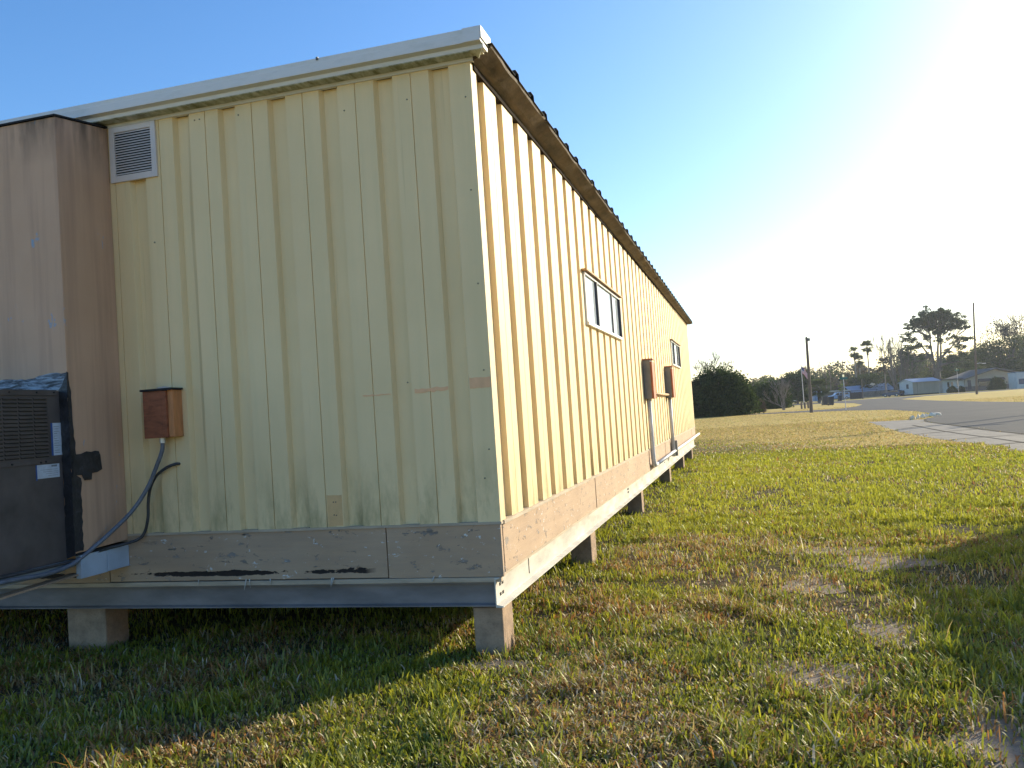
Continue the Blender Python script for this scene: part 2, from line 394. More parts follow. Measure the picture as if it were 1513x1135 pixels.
# wall louver under the gutter
f=P(MB().box(-4.312,-4.270,Y0-.016,Y0+.002,3.366,3.768).box(-3.962,-3.92,Y0-.016,Y0+.002,3.366,3.768).box(-4.27,-3.962,Y0-.016,Y0+.002,3.728,3.768).box(-4.27,-3.962,Y0-.016,Y0+.002,3.366,3.412),'wall_vent',M['louver'],bevel=.002)
P(MB().box(-4.27,-3.962,Y0-.001,Y0+.003,3.412,3.728),'vent_backing',M['dark'],f)
mb=MB()
for i in range(17):
    z=3.419+i*.0185; mb.add([(-4.27,Y0-.014,z-.002),(-3.962,Y0-.014,z-.002),(-3.962,Y0-.003,z+.009),(-4.27,Y0-.003,z+.009),(-4.27,Y0-.014,z+.002),(-3.962,Y0-.014,z+.002),(-3.962,Y0-.003,z+.012),(-4.27,Y0-.003,z+.012)],[(0,1,2,3),(7,6,5,4),(0,4,5,1),(2,6,7,3),(0,3,7,4),(1,5,6,2)])
P(mb,'vent_slats',M['louver'],f)
# touch-up paint patches and the tan plate
def irregular(x0,x1,z0,z1,jit=.004,n=9,y=Y0-.0025):
    top=[(x0+(x1-x0)*i/n,y,z1+random.uniform(-jit,jit)) for i in range(n+1)]
    bot=[(x1-(x1-x0)*i/n,y,z0+random.uniform(-jit,jit)) for i in range(n+1)]
    return MB().prism(top+bot,(0,.0022,0))
for (a,b,c,d,j) in [(-2.075,-1.845,1.690,1.716,.006),(-1.700,-1.562,1.69,1.757,.003),(-2.44,-2.242,1.690,1.699,.004)]:
    P(irregular(a,b,c,d,j),'paint_patch',M['patch'])
pl=P(irregular(-2.748,-2.640,.852,1.055,.002,4),'patch_plate',M['tanpatch'])
for sx,sz in ((-2.70,1.01),(-2.683,1.01),(-2.70,.925),(-2.683,.922)):
    P(MB().tube([(sx,Y0-.002,sz),(sx,Y0-.006,sz)],.004,6),'screw',M['screw'],pl)

# ------------------------------------------------------------------ concrete block piers
def pier(x,y,w,d,label,h=.298):
    t=thing('concrete_pier',(x,y,0),label,'pier','concrete block piers under the portable building',random.uniform(-.04,.04))
    mb=MB()
    m1=MB().box(-w/2,w/2,-d/2,d/2,-.06,h).build('block',M['block'],t,.008)
    MB().box(-w/2-.005,w/2-.03,-d/2+.01,d/2,h+.0005,.3145).build('shim',M['shim'],t,.002)
    return t
pier(-1.70,5.29,.195,.24,'nearest concrete block pier, under the corner of the cream building')
ord_=['second','third','fourth','fifth','sixth']
for k,yy in enumerate([8.30,12.25,16.65,20.1,23.1]):
    pier(-1.69,yy,.21,.22,ord_[k]+' concrete pier from the near corner, under the sunlit side beam')
pier(-4.818,5.33,.335,.24,'wide concrete pier in deep shade under the air conditioner corner')
for xx,yy in ((-7.6,5.35),):
    pier(xx,yy,.33,.24,'concrete pier in deep shade under the far left of the end beam')

# ------------------------------------------------------------------ HVAC cabinet and air conditioner
XC=-4.33
C=thing('wall_cabinet',(XC,4.62,.78),'tall pinkish tan metal cabinet with rust streaks standing against the end wall','cabinet')
P(MB().prism([(XC,4.62,.790),(XC,5.112,.806),(XC,5.112,3.770),(XC,4.62,3.705)],(-1.6,0,0)),'shell',M['cabinet'],C,bevel=.004)
P(MB().prism([(XC+.010,4.606,3.7065),(XC+.010,5.10,3.7725),(XC+.010,5.10,3.7845),(XC+.010,4.606,3.7185)],(-1.625,0,0)),'lid',M['roof'],C)
P(MB().box(XC-.045,XC,4.665,4.90,.618,.772).box(XC-.045,XC+.001,4.903,5.112,.622,.778),'support_bracket',simple('pale_blue_grey_steel',(.42,.50,.60),.5,0,.15,5),C,bevel=.003)
P(MB().box(XC-.3,XC-.01,4.64,5.112,.773,.789),'floor_tray',M['dark'],C)
XA=-4.396
A=thing('air_conditioner',(XA,4.3,.745),'dark brown wall-mount air conditioner with louvred side grille sealed by black tar','air conditioner')
P(MB().box(-5.35,XA,3.70,4.6185,.748,1.866),'casing',M['ac'],A,bevel=.004)
P(MB().box(XA+.0005,XA+.010,3.70,4.585,1.836,1.872).box(XA+.0005,XA+.008,3.70,4.585,1.395,1.420),'trim_strip',M['ac'],A,bevel=.001)
# grille: individual short louvre blades in columns
gr_=P(MB().box(XA+.0005,XA+.004,3.72,4.508,1.4205,1.8355),'grille',M['ac'],A)
mb=MB();md=MB()
for c in range(7):
    y1=4.500-c*.116;y0=y1-.104
    for k in range(16):
        z=1.437+k*.0245
        md.box(XA+.0041,XA+.0055,y0,y1,z,z+.013)
        mb.add([(XA+.005,y0,z+.016),(XA+.005,y1,z+.016),(XA+.013,y1,z+.009),(XA+.013,y0,z+.009),(XA+.005,y0,z+.012),(XA+.005,y1,z+.012),(XA+.012,y1,z+.006),(XA+.012,y0,z+.006)],[(0,1,2,3),(7,6,5,4),(3,2,6,7),(0,3,7,4),(1,5,6,2),(0,4,5,1)])
P(md,'grille_slots',M['dark'],gr_);P(mb,'grille_louvres',simple('faded_brown_louvre',(.095,.075,.060),.55,0,.35,9),gr_)
for yy,zz in ((4.21,1.855),(4.42,1.855),(4.56,1.855),(4.21,1.408),(4.47,1.408),(4.43,1.405)):
    P(MB().tube([(XA+.008,yy,zz),(XA+.014,yy,zz)],.006,6),'screw',M['dark'],A)
st=P(MB().box(XA+.0005,XA+.0025,4.545,4.614,1.444,1.656),'rating_sticker',M['paper'],A)
st['label']='tall pale rating sticker with blue edge'
P(MB().box(XA+.0005,XA+.0022,4.530,4.5445,1.444,1.656),'sticker_edge',M['bluetape'],st)
for k in range(12):
    P(MB().box(XA+.0026,XA+.0032,4.553,4.606-random.uniform(0,.03),1.46+k*.0155,1.463+k*.0155),'printed_line',M['ink'],st)
st=P(MB().box(XA+.0005,XA+.0025,4.405,4.586,1.302,1.390),'warning_sticker',M['paper'],A)
P(MB().box(XA+.0005,XA+.0022,4.395,4.4045,1.292,1.390),'sticker_edge',M['bluetape'],st)
P(MB().box(XA+.0026,XA+.0032,4.52,4.565,1.372,1.384),'printed_line',M['ink'],st)
for k in range(4):
    P(MB().box(XA+.0026,XA+.0032,4.43+.02*k,4.57,1.355-k*.013,1.357-k*.013),'printed_line',M['ink'],st)
# tar and sealant smeared round the join
def blob(pts,axis,thk):
    n=len(pts);out=[]
    for i in range(n):
        a=Vector(pts[i]);b=Vector(pts[(i+1)%n]);L=(b-a).length;k=max(1,int(L/.035))
        for j in range(k):
            p=a+(b-a)*(j/k); 
            if j: p+=Vector([random.uniform(-.007,.007) if ax!=axis else 0 for ax in range(3)])
            out.append(p)
    off=[0,0,0];off[axis]=thk;return MB().prism(out,off)
yy=4.6195
P(blob([(XA-.9,yy,1.872),(XA-.02,yy,1.874),(XC+.001,yy,1.86),(XC+.001,yy,1.985),(XC-.12,yy,1.990),(XC-.30,yy,1.965),(XC-.6,yy,1.975),(XA-.9,yy,1.955)],1,-.006),'sealant_smear',M['smear'],A)
P(blob([(XA+.0005,yy,.76),(XC+.0015,yy,.78),(XC+.0015,yy,1.97),(XA+.0005,yy,1.875)],1,-.007),'tar_strip',M['tar'],A)
P(blob([(XC+.0005,4.613,.80),(XC+.0005,4.685,.80),(XC+.0005,4.690,1.10),(XC+.0005,4.694,1.28),(XC+.0005,4.658,1.30),(XC+.0005,4.660,1.44),(XC+.0005,4.652,1.60),(XC+.0005,4.645,1.86),(XC+.0005,4.628,1.985),(XC+.0005,4.613,1.99)],0,.004),'tar_strip',M['tar'],A)
P(blob([(XC+.0047,4.62,1.295),(XC+.0047,4.70,1.300),(XC+.0047,4.722,1.262),(XC+.0047,4.785,1.262),(XC+.0047,4.790,1.305),(XC+.0047,4.885,1.325),(XC+.0047,4.878,1.38),(XC+.0047,4.862,1.450),(XC+.0047,4.75,1.455),(XC+.0047,4.70,1.44),(XC+.0047,4.62,1.44)],0,.004),'tar_patch',M['tar'],A)
P(MB().prism([(XA+.004,3.6,.660),(XA+.004,4.70,.700),(XA+.004,4.70,.7475),(XA+.004,3.6,.7475)],(-.05,0,0)),'base_rail',simple('grey_base_rail',(.30,.33,.36),.6,0,.2,5),A)
P(MB().prism([(XA+.04,3.6,.600),(XA+.04,4.70,.640),(XA+.04,4.70,.652),(XA+.04,3.6,.612)],(-.09,0,0)),'support_angle',M['block'],A)

# ------------------------------------------------------------------ wooden box, conduit and cable on the end wall
t=thing('junction_box',(-3.94,Y0,1.51),'red-brown wooden box with dark lid fixed high on the end wall, feeding a grey conduit','box')
P(MB().box(-4.058,-3.905,Y0-.115,Y0-.001,1.512,1.838),'box_front',M['redwood'],t,bevel=.003)
P(MB().box(-3.9035,-3.868,Y0-.118,Y0-.0335,1.514,1.835),'side_board',M['redwood'],t,bevel=.002)
P(MB().box(-3.8675,-3.824,Y0-.100,Y0-.001,1.514,1.838),'side_plank',M['orangewood'],t,bevel=.002)
P(MB().box(-4.070,-3.812,Y0-.128,Y0-.001,1.8385,1.853),'lid',M['dark'],t,bevel=.002)
P(MB().tube([(-3.93,Y0-.05,1.853),(-3.93,Y0-.05,1.862),(-3.93,Y0-.05,1.869)],[.055,.045,.02],12),'cap',M['alu'],t)
P(MB().tube([(-3.955,Y0-.06,1.513),(-3.955,Y0-.06,1.475)],.021,10),'conduit_fitting',M['alu'],t)
def tb(pts,r,nm,mat,label,cat):
    t=MB().tube(spline(pts,8),r,10).build(nm,mat,None,0,True);return tag(t,label,cat)
tb([(-3.955,Y0-.06,1.474),(-3.963,Y0-.062,1.42),(-4.00,Y0-.07,1.33),(-4.08,Y0-.085,1.17),(-4.17,Y0-.14,1.02),(-4.27,Y0-.26,.88),(-4.335,Y0-.42,.765),(-4.352,Y0-.55,.715),(-4.358,Y0-.75,.700),(-4.358,Y0-1.0,.715),(-4.36,Y0-1.4,.72)],.0145,'flexible_conduit',M['cable'],'thick blue-grey flexible conduit curving from the wooden box down under the air conditioner','conduit')
tb([(-3.874,Y0+.004,1.322),(-3.890,Y0-.028,1.322),(-3.955,Y0-.04,1.300),(-4.04,Y0-.04,1.245),(-4.095,Y0-.038,1.16),(-4.120,Y0-.035,1.06),(-4.132,Y0-.03,.96),(-4.165,Y0-.03,.86),(-4.21,Y0-.05,.81),(-4.29,Y0-.12,.785),(-4.333,Y0-.22,.775),(-4.345,Y0-.4,.75),(-4.36,Y0-.52,.742),(-4.368,Y0-.75,.74),(-4.368,Y0-1.2,.745)],.0105,'black_cable',M['bcable'],'thin black cable looping out of the end wall below the wooden box','cable')

# ------------------------------------------------------------------ service boxes and conduits on the long wall
def service(y,z0,z1,w,label):
    t=thing('service_box',(X0,y,z0),label,'utility box','red and grey service boxes on the sunlit wall')
    P(MB().box(X0+.002,X0+.120,y,y+w,z0,z1),'enclosure',M['greybox'],t,bevel=.006)
    P(MB().box(X0+.121,X0+.150,y-.012,y+w+.01,z0+.002,z1-.03),'cover',M['redpaint'],t,bevel=.004)
    P(MB().box(X0+.001,X0+.158,y-.016,y+w+.012,z1+.001,z1+.018),'lid',M['redpaint'],t,bevel=.003)
    return t
service(13.12,1.615,2.215,.28,'nearer of two red and grey service boxes on the sunlit long wall')
service(16.62,1.640,2.235,.30,'farther of two red and grey service boxes on the sunlit long wall')
def pipe(pts,r,nm,mat,label,cat,grp=None):
    return tag(MB().tube(pts,r,10).build(nm,mat,None,0,True),label,cat,grp)
pipe([(X0+.05,13.25,1.614),(X0+.05,13.25,1.0),(X0+.055,13.22,.70)]+spline([(X0+.055,13.22,.70),(X0+.06,13.26,.62),(X0+.06,13.40,.585),(X0+.06,13.60,.585)],4)[1:],.037,'wall_conduit',M['pvc'],'white conduit dropping from the nearer red service box to the skirt','conduit','white conduits below the service boxes')
pipe([(X0+.05,16.78,1.639),(X0+.05,16.78,.50)],.036,'wall_conduit',M['pvc'],'white conduit dropping from the farther red service box to the beam','conduit','white conduits below the service boxes')
pipe([(X0+.05,13.53,1.70),(X0+.05,16.60,1.70)],.022,'link_pipe',M['rust'],'short rusty pipe linking the two red service boxes','pipe')
pipe([(X0+.07,13.62,.587),(X0+.07,16.6,.60),(X0+.085,20,.615),(X0+.085,24.75,.63)],.030,'long_pipe',M['pvc'],'long white horizontal pipe running along the skirt to the far corner','pipe')
t=MB().box(X0+.001,X0+.12,16.90,17.02,.50,.80).build('pipe_bracket',M['greybox'],None,.003);tag(t,'grey bracket holding the long white pipe beside the farther conduit','bracket')

# ------------------------------------------------------------------ ground, roads
def vnoise(x,y,s,seed=0):
    x=np.asarray(x)/s;y=np.asarray(y)/s
    xi=np.floor(x).astype(np.int64);yi=np.floor(y).astype(np.int64);fx=x-xi;fy=y-yi
    fx=fx*fx*(3-2*fx);fy=fy*fy*(3-2*fy)
    def h(a,b):
        n=(a*374761393+b*668265263+seed*144665)&0x7fffffff
        n=((n^(n>>13))*1274126177)&0x7fffffff
        return ((n^(n>>16))&0xffff)/65535.0
    return (h(xi,yi)*(1-fx)+h(xi+1,yi)*fx)*(1-fy)+(h(xi,yi+1)*(1-fx)+h(xi+1,yi+1)*fx)*fy
def fbm(x,y,s,seed=0,o=4):
    t=0;a=.5;n=0
    for k in range(o): t=t+a*vnoise(x,y,s/2**k,seed+k*17);n+=a;a*=.55
    return t/n
def sheet(name,pts,z,mat):
    me=bpy.data.meshes.new(name);me.from_pydata([(p[0],p[1],0) for p in pts],[],[tuple(range(len(pts)))])
    bm=bmesh.new();bm.from_mesh(me);bmesh.ops.recalc_face_normals(bm,faces=bm.faces)
    for f in bm.faces:
        if f.normal.z<0:f.normal_flip()
    bmesh.ops.triangulate(bm,faces=bm.faces)
    bm.to_mesh(me);bm.free()
    o=bpy.data.objects.new(name,me);col.objects.link(o);o.location.z=z;me.materials.append(mat);tag(o,kind='structure');return o
def mat_ground():
    m,nt,b=newmat('lawn_soil_and_thatch');o=sepz(nt);v=coords(nt)
    # straw beyond a soft wavering line, greener close by
    zone=math_(nt,'ADD',math_(nt,'ADD',o[1],math_(nt,'MULTIPLY',o[0],2.0)),math_(nt,'MULTIPLY',math_(nt,'SUBTRACT',noise(nt,v,.25,4),.5),16))
    far=rng_map(nt,zone,25,33)
    n1=noise(nt,v,.9,6,.65);n2=noise(nt,v,14,5,.7);n3=noise(nt,v,60,3,.7)
    soil=ramp(nt,n2,[(.3,(.030,.021,.013)),(.52,(.09,.066,.042)),(.74,(.42,.35,.26))])
    green=ramp(nt,n3,[(.3,(.030,.040,.010)),(.7,(.11,.115,.03))])
    near=mix(nt,ramp(nt,n1,[(.42,.65),(.6,.05)]),soil,green)
    straw=ramp(nt,n3,[(.25,(.45,.32,.095)),(.75,(.66,.48,.16))])
    straw=mix(nt,ramp(nt,noise(nt,v,.33,5,.6),[(.5,0),(.72,.5)]),straw,(.26,.26,.08))
    back=math_(nt,'SUBTRACT',1.0,rng_map(nt,math_(nt,'ADD',o[1],math_(nt,'MULTIPLY',noise(nt,v,.8,4),1.5)),1.5,3.2),True)  # unseen straw behind the camera, added to bounce warm light onto the end wall
    nt.links.new(mix(nt,math_(nt,'MAXIMUM',far,back),near,straw),b.inputs['Base Color']);b.inputs['Roughness'].default_value=1;b.inputs['Specular IOR Level'].default_value=.1
    bump(nt,b,math_(nt,'ADD',n2,n3),.8,.03);return m
def mat_asphalt():
    m,nt,b=newmat('worn_grey_asphalt');v=coords(nt)
    n1=noise(nt,v,.35,5,.6);n2=noise(nt,v,40,3,.7)
    c=ramp(nt,n1,[(.3,(.075,.072,.070)),(.7,(.105,.100,.095))]);c=mix(nt,ramp(nt,n2,[(.3,.35),(.6,0)]),c,(.07,.07,.07))
    cr=nt.nodes.new('ShaderNodeTexVoronoi');cr.feature='DISTANCE_TO_EDGE';cr.inputs['Scale'].default_value=.16;nt.links.new(v,cr.inputs['Vector'])
    c=mix(nt,ramp(nt,cr.outputs['Distance'],[(0,.6),(.012,0)]),c,(.05,.05,.05))
    nt.links.new(c,b.inputs['Base Color']);b.inputs['Roughness'].default_value=.95;b.inputs['Specular IOR Level'].default_value=.12;bump(nt,b,n2,.5,.01);return m
M['asphalt']=mat_asphalt();M['drive']=mat_concrete('cracked_concrete_driveway',(.20,.17,.135),1.3)
S=1200
me=MB().add([(-S,-S,0),(S,-S,0),(S,S,0),(-S,S,0)],[(0,1,2,3)])
g=me.build('ground',mat_ground());tag(g,kind='structure')
ROAD=[(8.1,-60),(7.7,10),(7.45,24),(7.25,33),(7.4,40),(7.9,44.5),(9.2,48.5),(9.9,52),(10.3,60),(10.2,70),(8.3,76),(5.3,81),(-.6,87.4),(-14,92),(-14,96),(-1,92.2),(4.5,90.5),(8.6,90.5),(10.6,96),(12.7,108),(13.9,127),(13.0,146),(6,158),(-20,166),(-20,176),(8,176),(40,190),(120,230),(120,212),(60,188),(30,165),(22,140),(19.6,101),(18.8,80),(18.7,30),(18.9,-60)]
sheet('road',ROAD,.008,M['asphalt'])
DRIVE=[(5.5,45.2),(6.2,45.0),(7.9,44.4),(7.39,40),(7.24,33),(7.44,24),(7.60,14),(7.75,8),(5.9,8),(5.6,16),(5.5,21.9),(5.25,24.5),(5.05,28),(5.0,33.5)]
sheet('driveway',DRIVE,.004,M['drive'])
ISL=[]
def inside(px,py,poly):
    r=np.zeros(len(px),bool);n=len(poly)
    for i in range(n):
        x1,y1=poly[i];x2,y2=poly[(i+1)%n]
        if y1==y2:continue
        c=((y1>py)!=(y2>py))&(px<(x2-x1)*(py-y1)/(y2-y1)+x1);r^=c
    return r
# ------------------------------------------------------------------ grass: every blade its own little bent leaf
def grass():
    P_=[];
    rings=[(2.6,4.5,10500,-54,30),(4.5,7,7800,-52,28),(7,12,3700,-50,26),(12,25,1150,-10,26),(25,50,170,-8,26),(50,100,30,-8,26)]
    RR=[]
    for r0,r1,dn,a0,a1 in rings:
        n=int((r1*r1-r0*r0)/2*math.radians(a1-a0)*dn)
        r=np.sqrt(rng.uniform(r0*r0,r1*r1,n));a=np.radians(rng.uniform(a0,a1,n))
        P_.append(np.stack([r*np.sin(a),r*np.cos(a)],1));RR.append(r)
    p=np.concatenate(P_);r=np.concatenate(RR);x,y=p[:,0],p[:,1]
    keep=~((x<X0-1.3)&(y>Y0+1.6)&(y<YF))
    keep&=~((x<X0+.02)&(y>Y0+.0)&(y<YF)&(rng.random(len(x))<.55))
    jx=x+(fbm(x,y,.7,66,4)-.5)*1.3;jy=y+(fbm(x,y,.9,67,4)-.5)*1.3
    keep&=~inside(jx,jy,ROAD)&~inside(jx,jy,DRIVE)
    for (px_,py_,w) in [(-1.70,5.29,.13)]: keep&=~((abs(x-px_)<w)&(abs(y-py_)<w+.02))
    cover=fbm(x,y,1.1,3,5)*.65+fbm(x,y,.28,9,3)*.35
    bare=np.zeros(len(x))
    for bx,by,rx,ry,s in [(.99,8.1,.35,.4,1),(.62,8.7,.6,.35,.8),(.35,7.3,.4,.8,.55),(.21,4.84,.45,.35,.75),(.93,4.05,.25,.5,1),(.72,5.75,.25,.5,.8),(.45,6.7,.4,.5,.7),(-.02,4.22,.3,.3,.5),(-1.56,4.98,.22,.14,1.1),(.6,10.5,.5,.6,.5),(-.9,4.3,.3,.2,.4)]:
        bare=np.maximum(bare,s*np.exp(-(((x-bx)/rx)**2+((y-by)/ry)**2)))
    prob=np.clip((cover-.30)*4.2,0.10,1)*(1-np.clip(bare*1.0,0,.88))
    prob=np.where(r>20,np.maximum(prob,.6),prob)
    prob=np.where(r<12,prob*np.clip(.35+1.6*fbm(x,y,.16,91,3),.25,1),prob)
    keep&=rng.random(len(x))<prob
    x,y,r,cover,bare=[a[keep] for a in (x,y,r,cover,bare)];n=len(x)
    # tufting: pull blades toward clump centres
    cl=rng.integers(0,9,n)
    h=rng.gamma(6,.0080,n)*np.where(r>25,.6,1)*(.70+.8*fbm(x,y,.5,21,3))*np.where(r>25,1.0,1.0)
    cl2=fbm(x,y,.20,77,3);h*=np.where(r<14,np.clip(.25+1.5*(cl2-.1),.35,1.6),1)
    tall=fbm(x,y,.30,31,2)>.64
    h=np.where(tall&(r<14),h*1.45,h)
    h*=np.where(r<8,.92,1.0)
    w=rng.uniform(.0022,.0060,n)*np.clip(r/8.5,1,6)
    head=rng.uniform(0,2*np.pi,n)+(fbm(x,y,.3,15,2)-.5)*3;lean=.15+rng.beta(2,1.6,n)*1.25
    straw_zone=1/(1+np.exp(-((y+2.0*x)+(fbm(x,y,4,5)-.5)*16-29)/1.6))
    dead=rng.random(n);dryf=fbm(x,y,.9,41,4)
    pd=np.clip(.22+(dryf-.47)*2.6,.06,.75); pd=np.maximum(pd,bare*.7); pd=pd*(1-.5*((y>10)&(y<24)))
    pd=np.where(rng.random(n)<straw_zone,.93,pd)
    isdead=dead<pd
    flat=isdead&(rng.random(n)<.72);lean=np.where(flat,rng.uniform(1.15,1.5,n),lean)
    g1=np.array([.18,.215,.020]);g2=np.array([.47,.445,.034]);g3=np.array([.06,.13,.022])
    t=(rng.random(n)**1.3)[:,None];u=fbm(x,y,.6,51,3)[:,None]
    c=g1*(1-t)+g2*t; c=c*(1-np.clip((u-.5)*2,0,1)*.6)+g3*np.clip((u-.5)*2,0,1)*.6
    lush=np.clip((y-6)/6,0,1)*np.clip((26-y)/5,0,1); c=c*(1-lush[:,None]*.6)+np.array([.50,.50,.05])*lush[:,None]*.6
    d1=np.array([.54,.40,.15]);d2=np.array([.34,.20,.08]);d3=np.array([.44,.21,.06]);d4=np.array([.66,.58,.42])
    k=rng.random(n);redf=fbm(x,y,.7,61,3)
    kk=k[:,None]
    dc=np.where(kk<.42,d1,np.where(kk<.70,d2,np.where(kk<.88,d4,d3)))
    red=((redf>.5)&(rng.random(n)<.42)&(y<13))[:,None];dc=np.where(red,d3*rng.uniform(.7,1.1,(n,1)),dc)
    sz=(straw_zone>.5)[:,None];dc=np.where(sz,d1*rng.uniform(.75,1.15,(n,1)),dc)
    c=np.where(isdead[:,None],dc,c)*rng.uniform(.75,1.2,(n,1))
    dirx,diry=np.cos(head),np.sin(head);px,py=-diry,dirx
    V=np.zeros((n,7,3),np.float32)
    l1=lean*.35;l2=lean*.8
    x1=x+dirx*np.sin(l1)*h*.45;y1=y+diry*np.sin(l1)*h*.45;z1=np.cos(l1)*h*.45
    x2=x1+dirx*np.sin(l2)*h*.33;y2=y1+diry*np.sin(l2)*h*.33;z2=z1+np.cos(l2)*h*.33
    x3=x2+dirx*np.sin(lean*1.25)*h*.25;y3=y2+diry*np.sin(lean*1.25)*h*.25;z3=z2+np.cos(lean*1.25)*h*.25
    for i,(a,b,cz,ww) in enumerate([(x,y,np.zeros(n)-.004,.75),(x1,y1,z1,1.0),(x2,y2,z2,.75)]):
        V[:,2*i,0]=a-px*w*ww;V[:,2*i,1]=b-py*w*ww;V[:,2*i,2]=cz
        V[:,2*i+1,0]=a+px*w*ww;V[:,2*i+1,1]=b+py*w*ww;V[:,2*i+1,2]=cz
    V[:,6,0]=x3;V[:,6,1]=y3;V[:,6,2]=np.maximum(z3,.003)
    V=V.reshape(-1,3)
    base=(np.arange(n)*7)[:,None]
    loops=np.concatenate([base+np.array([0,1,3,2]),base+np.array([2,3,5,4]),base+np.array([4,5,6])],1).astype(np.int32).ravel()
    ls=np.tile([4,4,3],n);start=np.concatenate([[0],np.cumsum(ls)[:-1]]).astype(np.int32)
    me=bpy.data.meshes.new('grass');me.vertices.add(len(V));me.vertices.foreach_set('co',V.ravel())
    me.loops.add(len(loops));me.loops.foreach_set('vertex_index',loops)
    me.polygons.add(n*3);me.polygons.foreach_set('loop_start',start)
    try: me.polygons.foreach_set('loop_total',ls.astype(np.int32))
    except Exception: pass
    ca=me.color_attributes.new('blade_colour','FLOAT_COLOR','POINT')
    cc=np.ones((n,7,4),np.float32);cc[:,:,:3]=np.clip(c,0,1)[:,None,:];cc[:,:,:3]*=.95;ca.data.foreach_set('color',cc.ravel())
    me.update(calc_edges=True)
    m,nt,b=newmat('grass_blade');nt.nodes.remove(b);out=nt.nodes['Material Output']
    at_=nt.nodes.new('ShaderNodeAttribute');at_.attribute_name='blade_colour'
    d=nt.nodes.new('ShaderNodeBsdfDiffuse');tr=nt.nodes.new('ShaderNodeBsdfTranslucent');gl=nt.nodes.new('ShaderNodeBsdfGlossy')
    gl.inputs['Roughness'].default_value=.45;gl.inputs[0].default_value=(.8,.8,.75,1)
    nt.links.new(at_.outputs['Color'],d.inputs[0]);nt.links.new(at_.outputs['Color'],tr.inputs[0])
    x_=nt.nodes.new('ShaderNodeMixShader');x_.inputs[0].default_value=.5;nt.links.new(d.outputs[0],x_.inputs[1]);nt.links.new(tr.outputs[0],x_.inputs[2])
    y_=nt.nodes.new('ShaderNodeMixShader');y_.inputs[0].default_value=.045;nt.links.new(x_.outputs[0],y_.inputs[1]);nt.links.new(gl.outputs[0],y_.inputs[2])
    nt.links.new(y_.outputs[0],out.inputs[0]);me.materials.append(m)
    o=bpy.data.objects.new('grass',me);col.objects.link(o)
    tag(o,'patchy lawn of short green, tan and reddish grass blades around the building','grass',kind='stuff')
    print('blades',n)
grass()

JOINT=simple('dark_joint_dirt',(.045,.038,.028),.95,0,.4,8,.3,.1)
def joint(name,pts,w,z):
    L=[];Rr=[]
    P_=spline([(x,y,0) for x,y in pts],5)
    for i,p in enumerate(P_):
        t=(P_[min(i+1,len(P_)-1)]-P_[max(i-1,0)]).normalized();n_=Vector((-t.y,t.x,0))*w*(.55+.6*random.random())
        L.append(p+n_);Rr.append(p-n_)
    sheet(name,[tuple(q) for q in L+Rr[::-1]],z,JOINT)
joint('road_joint',[(8.0,44.6),(7.42,41),(7.36,36),(7.28,32),(7.30,29),(7.48,24),(7.6,18)],.09,.012)
for a in ([(5.15,26.0),(6.2,26.6),(7.4,26.9)],[(5.45,22.9),(6.4,23.4),(7.45,23.5)],[(5.1,30.2),(6.0,30.9),(7.3,31.6)],[(5.2,34.6),(6.3,36.2),(7.35,37.0)],[(6.35,20),(6.3,25),(6.15,31),(6.3,38)]):
    joint('driveway_joint',a,.045,.010)
SOIL=mat_concrete('pale_sandy_soil',(.26,.20,.14),22)
for bx,by,rx,ry in [(.99,8.1,.42,.40),(.60,8.7,.5,.22),(.93,4.02,.26,.5),(.22,4.84,.38,.28),(.72,5.75,.20,.42),(.38,7.2,.22,.4),(-1.56,4.95,.24,.12)]:
    sheet('bare_soil',[(bx+math.cos(a)*rx*(1+.22*math.sin(a*3+bx*9)+.12*math.sin(a*7+by)),by+math.sin(a)*ry*(1+.2*math.sin(a*4+by*5)+.1*math.sin(a*9))) for a in [k*2*math.pi/40 for k in range(40)]],.003+.0003*random.random(),SOIL)
# ------------------------------------------------------------------ broken kerb pieces
grp='pale broken concrete lumps at the driveway corner'
t0=None
for i,(px,py,s) in enumerate([(1349,620,.32),(1357,619,.22),(1364,617.5,.34),(1368,616.6,.22),(1377,615.2,.38),(1386,613.6,.36)]):
    p=gr(px,py);mb=MB();bm=bmesh.new();bmesh.ops.create_icosphere(bm,subdivisions=1,radius=1)
    for v in bm.verts:
        q=v.co; f=1+.22*math.sin(q.x*5+i)+.15*math.sin(q.y*7+i*2); v.co=Vector((q.x*s*f*.52,q.y*s*f*.45,max(-.3,q.z)*.17*f))
    me=bpy.data.meshes.new('concrete_lump');bm.to_mesh(me);bm.free();me.materials.append(M['pale'] if 'pale' in M else brush('pale',(.88,.72,.52),rough=.9,bstr=.4))
    o=bpy.data.objects.new('concrete_lump',me);col.objects.link(o);o.location=(p.x,p.y,.04)
    tag(o,['leftmost pale concrete lump at the driveway corner','small pale concrete lump second from the left at the driveway corner','third pale concrete lump from the left at the driveway corner','small pale lump just left of the two long ones at the driveway corner','long pale concrete lump, second from the right at the driveway corner','rightmost pale concrete lump at the driveway corner beside the road'][i],'concrete lump',grp)

